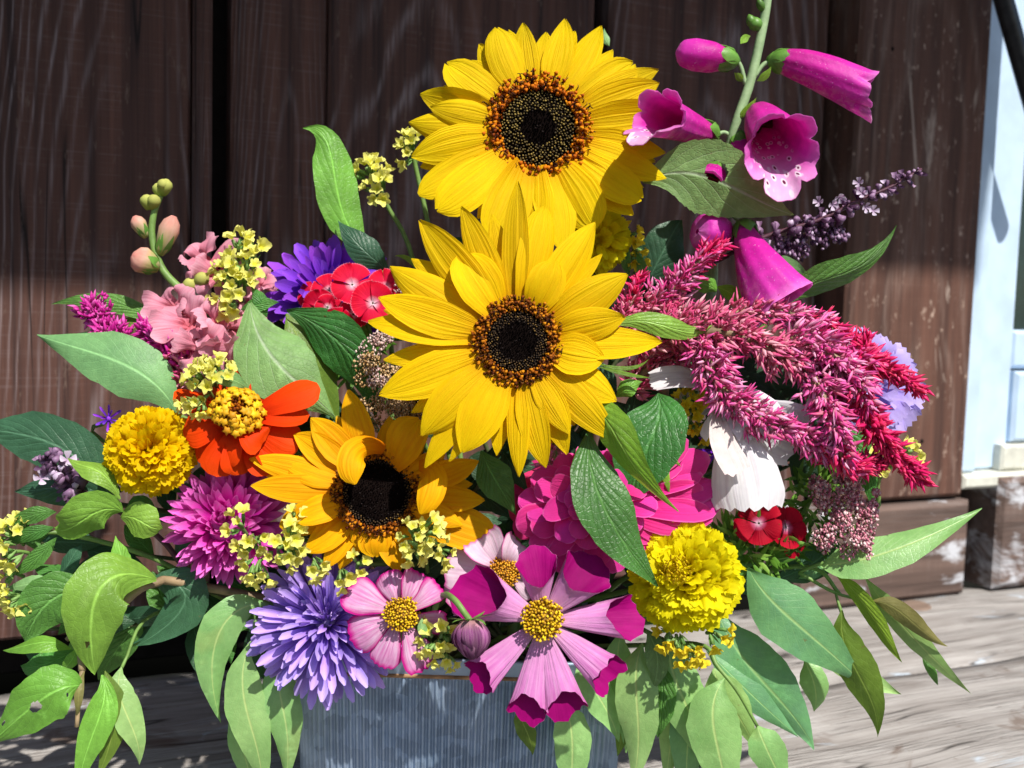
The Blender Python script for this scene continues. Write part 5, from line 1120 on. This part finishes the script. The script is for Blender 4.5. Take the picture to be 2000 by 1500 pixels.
leaf(t, [(1530,600,.585),(1580,520,.575),(1690,570,.575),(1750,440,.585)], 72, G_MID, LEAF, 25, .35, 20, 8)
leaf(t, [(1480,520,.60),(1540,520,.595),(1580,540,.60)], 50, G_PALE, LEAF, 5, .2)
leaf(t, [(1490,560,.60),(1540,540,.595),(1590,560,.60)], 50, G_DARK, LEAF, 5, .2)
leaf(t, [(1400,570,.585),(1380,545,.58),(1340,560,.585)], 36, G_LIGHT, OVAL, 5, .2)
leaf(t, [(1400,560,.59),(1430,570,.585),(1470,600,.59)], 30, G_LIME, LEAF, 5, .2)
leaf(t, [(1620,820,.57),(1680,860,.565),(1700,920,.565),(1702,990,.57)], 62, G_MID, LEAF, 10, .2)
leaf(t, [(1260,560,.62),(1290,500,.615),(1310,460,.615),(1330,430,.62)], 90, G_DARK, OVAL, 5, .2)
stem(t, P(1530,600,.59))

t = thing('eucalyptus_branch', 'grey green eucalyptus branch spreading over the bench at right', 'eucalyptus', base_loc(1560))
part('stem', tube([P(1640,1160,.56), P(1590,1110,.565), P(1480,1120,.58), P(1250,1200,.6), mouth()], .0011, .002, 6, 20), M_STEM, t)
part('stem', tube([P(1700,1175,.56), P(1632,1158,.56), P(1560,1118,.565)], .0008, .0012, 6), M_STEM, t)
part('stem', tube([P(1560,1118,.565), P(1590,1105,.56), P(1612,1098,.558)], .0008, .0012, 6), M_STEM, t)
part('stem', tube([P(1632,1158,.56), P(1638,1180,.556), P(1645,1200,.552)], .0007, .001, 6), M_STEM, t)
LE = [([(1600,1102,.56),(1650,1110,.545),(1790,1070,.545),(1918,994,.555)], 88, G_EUC, EUC, -18, .12),
      ([(1462,1110,.545),(1500,1190,.53),(1590,1235,.528),(1695,1345,.55)], 134, G_EUCB, LEAF, 5, .10),
      ([(1400,1190,.555),(1440,1310,.545),(1540,1360,.545),(1590,1462,.555)], 134, G_EUCB, LEAF, -5, .08),
      ([(1645,1192,.55),(1630,1290,.54),(1720,1340,.54),(1714,1440,.545)], 86, G_OLIVE, EUC, 10, .2),
      ([(1632,1122,.558),(1680,1150,.55),(1720,1240,.55),(1762,1294,.555)], 44, G_LIME, EUC, 35, .3),
      ([(1690,1128,.562),(1740,1200,.558),(1800,1270,.558),(1898,1356,.565)], 50, G_EUC, EUC, 10, .15),
      ([(1700,1175,.558),(1760,1170,.55),(1790,1240,.55),(1850,1262,.556)], 44, G_BROWN, EUC, 15, .2),
      ([(1800,1280,.57),(1815,1300,.565),(1825,1325,.565),(1832,1338,.57)], 20, G_MID, EUC, 20, .2),
      ([(1560,1250,.57),(1640,1280,.565),(1690,1330,.565),(1760,1356,.57)], 60, G_EUC, EUC, 10, .15),
      ([(1570,1290,.57),(1590,1320,.565),(1600,1360,.565),(1590,1390,.57)], 60, G_EUC, EUC, 10, .15),
      ([(1520,1130,.575),(1580,1110,.57),(1640,1080,.57),(1610,1040,.575)], 70, G_DARK, OVAL, 5, .15),
      ([(1560,1130,.57),(1600,1115,.568),(1620,1105,.568)], 26, G_EUCB, LEAF, 5, .15)]
for ct, wd, mt_, pr, rl, fo in LE: leaf(t, ct, wd*.92, mt_, pr, rl, fo, 20, 8, ruf=.10, rufn=1.3)
t = thing('eucalyptus_branch', 'pale eucalyptus sprig trailing down over the planter right corner', 'eucalyptus', base_loc(1300))
part('stem', tube([P(1480,1420,.53), P(1440,1350,.53), P(1400,1300,.535), P(1370,1260,.545), P(1250,1260,.58), mouth()], .0009, .0016, 6, 24), M_STEM, t)
LE = [([(1310,1235,.545),(1290,1330,.535),(1370,1390,.535),(1385,1520,.54)], 108, G_EUC, EUC, 0, .12),
      ([(1415,1325,.53),(1360,1400,.52),(1420,1470,.52),(1425,1600,.53)], 116, G_EUC, EUC, 0, .12),
      ([(1478,1415,.53),(1490,1450,.522),(1510,1490,.522),(1545,1560,.53)], 80, G_EUC, EUC, 10, .15),
      ([(1395,1305,.54),(1400,1350,.535),(1440,1380,.535),(1480,1470,.54)], 80, G_EUC, EUC, 10, .15),
      ([(1400,1370,.545),(1385,1420,.54),(1372,1460,.54),(1366,1500,.545)], 40, G_MID, EUC, 20, .15),
      ([(1255,1255,.535),(1220,1340,.525),(1270,1420,.525),(1232,1540,.53)], 96, G_EUC, EUC, 5, .12),
      ([(1290,1290,.54),(1300,1350,.535),(1290,1400,.535),(1285,1440,.54)], 60, G_MID, EUC, 10, .12),
      ([(1262,1230,.53),(1290,1270,.522),(1290,1310,.522),(1272,1352,.53)], 52, leaf_mat('leaf_scorched', (.17,.33,.12), n=8, blot=(.34,.17,.10), transl=.25), EUC, 5, .2),
      ([(1130,1280,.545),(1150,1350,.535),(1195,1380,.535),(1208,1448,.54)], 72, G_EUC, EUC, 0, .12),
      ([(1100,1370,.545),(1125,1420,.54),(1120,1480,.54),(1110,1600,.545)], 82, G_EUC, EUC, 0, .12),
      ([(1010,1380,.55),(1020,1420,.548),(1040,1440,.548),(1040,1474,.55)], 42, G_OLIVE, EUC, 10, .12),
      ([(1215,1230,.55),(1190,1310,.545),(1230,1380,.545),(1222,1470,.55)], 76, G_EUC, EUC, -10, .12),
      ([(1330,1260,.55),(1330,1340,.545),(1310,1420,.545),(1300,1540,.55)], 80, G_EUC, EUC, 12, .12),
      ([(1380,1270,.55),(1450,1340,.545),(1490,1380,.545),(1560,1440,.55)], 60, G_EUCB, EUC, -10, .12),
      ([(1345,1300,.548),(1360,1400,.54),(1330,1460,.54),(1345,1580,.545)], 84, G_EUCB, EUC, 5, .12),
      ([(1200,1360,.55),(1225,1400,.548),(1215,1440,.548),(1205,1478,.55)], 40, G_OLIVE, EUC, 30, .12)]
for ct, wd, mt_, pr, rl, fo in LE: leaf(t, ct, wd*.92, mt_, pr, rl, fo, 20, 8, ruf=.10, rufn=1.3)
t = thing('eucalyptus_branch', 'hanging eucalyptus leaves left of the planter under the lavender aster', 'eucalyptus', base_loc(520))
part('stem', tube([P(500,1270,.535), P(500,1210,.54), P(530,1180,.55), mouth()], .0009, .0016, 6, 18), M_STEM, t)
LE = [([(525,1180,.545),(420,1170,.53),(390,1290,.53),(432,1412,.54)], 88, G_EUC, EUC, -8, .15),
      ([(490,1252,.535),(440,1370,.525),(520,1430,.525),(512,1560,.535)], 88, G_EUC, EUC, 0, .12),
      ([(545,1270,.54),(530,1370,.53),(580,1400,.53),(556,1540,.54)], 82, G_EUC, EUC, 5, .12),
      ([(470,1380,.545),(460,1430,.54),(480,1480,.54),(500,1560,.545)], 60, G_EUC, EUC, 15, .12),
      ([(520,1200,.555),(500,1260,.55),(520,1300,.55),(540,1340,.555)], 80, G_DARK, EUC, 15, .12)]
for ct, wd, mt_, pr, rl, fo in LE: leaf(t, ct, wd*.92, mt_, pr, rl, fo, 20, 8, ruf=.10, rufn=1.3)
t = thing('eucalyptus_leaf', 'single narrow green leaf hanging beside the holed basil leaf', 'leaf', base_loc(260))
leaf(t, [(238,1302,.53),(210,1370,.522),(280,1420,.522),(272,1494,.53)], 62, G_EUC, EUC, 0, .1, 16, 6); part('stem', tube([P(238,1304,.53), P(300,1200,.56), P(480,1200,.6), mouth()], .0009, .0013, 6), M_STEM, t)
t = thing('zinnia_bud', 'cream bud with spread sepals right of the glossy leaf', 'flower bud', base_loc(1290))
part('bud', spindle(P(1280,945,.528), P(1292,890,.524), px(22), BUD, 12), M_CREAMB, t)
for a in ([(1288,895,.525),(1310,888,.52),(1330,912,.52)], [(1296,900,.525),(1300,930,.52),(1308,965,.522)], [(1290,892,.525),(1300,870,.52),(1318,868,.522)]): leaf(t, a, 16, G_LIME, LEAF, nv=8, nu=4, name='sepal')
stem(t, P(1280,945,.53))

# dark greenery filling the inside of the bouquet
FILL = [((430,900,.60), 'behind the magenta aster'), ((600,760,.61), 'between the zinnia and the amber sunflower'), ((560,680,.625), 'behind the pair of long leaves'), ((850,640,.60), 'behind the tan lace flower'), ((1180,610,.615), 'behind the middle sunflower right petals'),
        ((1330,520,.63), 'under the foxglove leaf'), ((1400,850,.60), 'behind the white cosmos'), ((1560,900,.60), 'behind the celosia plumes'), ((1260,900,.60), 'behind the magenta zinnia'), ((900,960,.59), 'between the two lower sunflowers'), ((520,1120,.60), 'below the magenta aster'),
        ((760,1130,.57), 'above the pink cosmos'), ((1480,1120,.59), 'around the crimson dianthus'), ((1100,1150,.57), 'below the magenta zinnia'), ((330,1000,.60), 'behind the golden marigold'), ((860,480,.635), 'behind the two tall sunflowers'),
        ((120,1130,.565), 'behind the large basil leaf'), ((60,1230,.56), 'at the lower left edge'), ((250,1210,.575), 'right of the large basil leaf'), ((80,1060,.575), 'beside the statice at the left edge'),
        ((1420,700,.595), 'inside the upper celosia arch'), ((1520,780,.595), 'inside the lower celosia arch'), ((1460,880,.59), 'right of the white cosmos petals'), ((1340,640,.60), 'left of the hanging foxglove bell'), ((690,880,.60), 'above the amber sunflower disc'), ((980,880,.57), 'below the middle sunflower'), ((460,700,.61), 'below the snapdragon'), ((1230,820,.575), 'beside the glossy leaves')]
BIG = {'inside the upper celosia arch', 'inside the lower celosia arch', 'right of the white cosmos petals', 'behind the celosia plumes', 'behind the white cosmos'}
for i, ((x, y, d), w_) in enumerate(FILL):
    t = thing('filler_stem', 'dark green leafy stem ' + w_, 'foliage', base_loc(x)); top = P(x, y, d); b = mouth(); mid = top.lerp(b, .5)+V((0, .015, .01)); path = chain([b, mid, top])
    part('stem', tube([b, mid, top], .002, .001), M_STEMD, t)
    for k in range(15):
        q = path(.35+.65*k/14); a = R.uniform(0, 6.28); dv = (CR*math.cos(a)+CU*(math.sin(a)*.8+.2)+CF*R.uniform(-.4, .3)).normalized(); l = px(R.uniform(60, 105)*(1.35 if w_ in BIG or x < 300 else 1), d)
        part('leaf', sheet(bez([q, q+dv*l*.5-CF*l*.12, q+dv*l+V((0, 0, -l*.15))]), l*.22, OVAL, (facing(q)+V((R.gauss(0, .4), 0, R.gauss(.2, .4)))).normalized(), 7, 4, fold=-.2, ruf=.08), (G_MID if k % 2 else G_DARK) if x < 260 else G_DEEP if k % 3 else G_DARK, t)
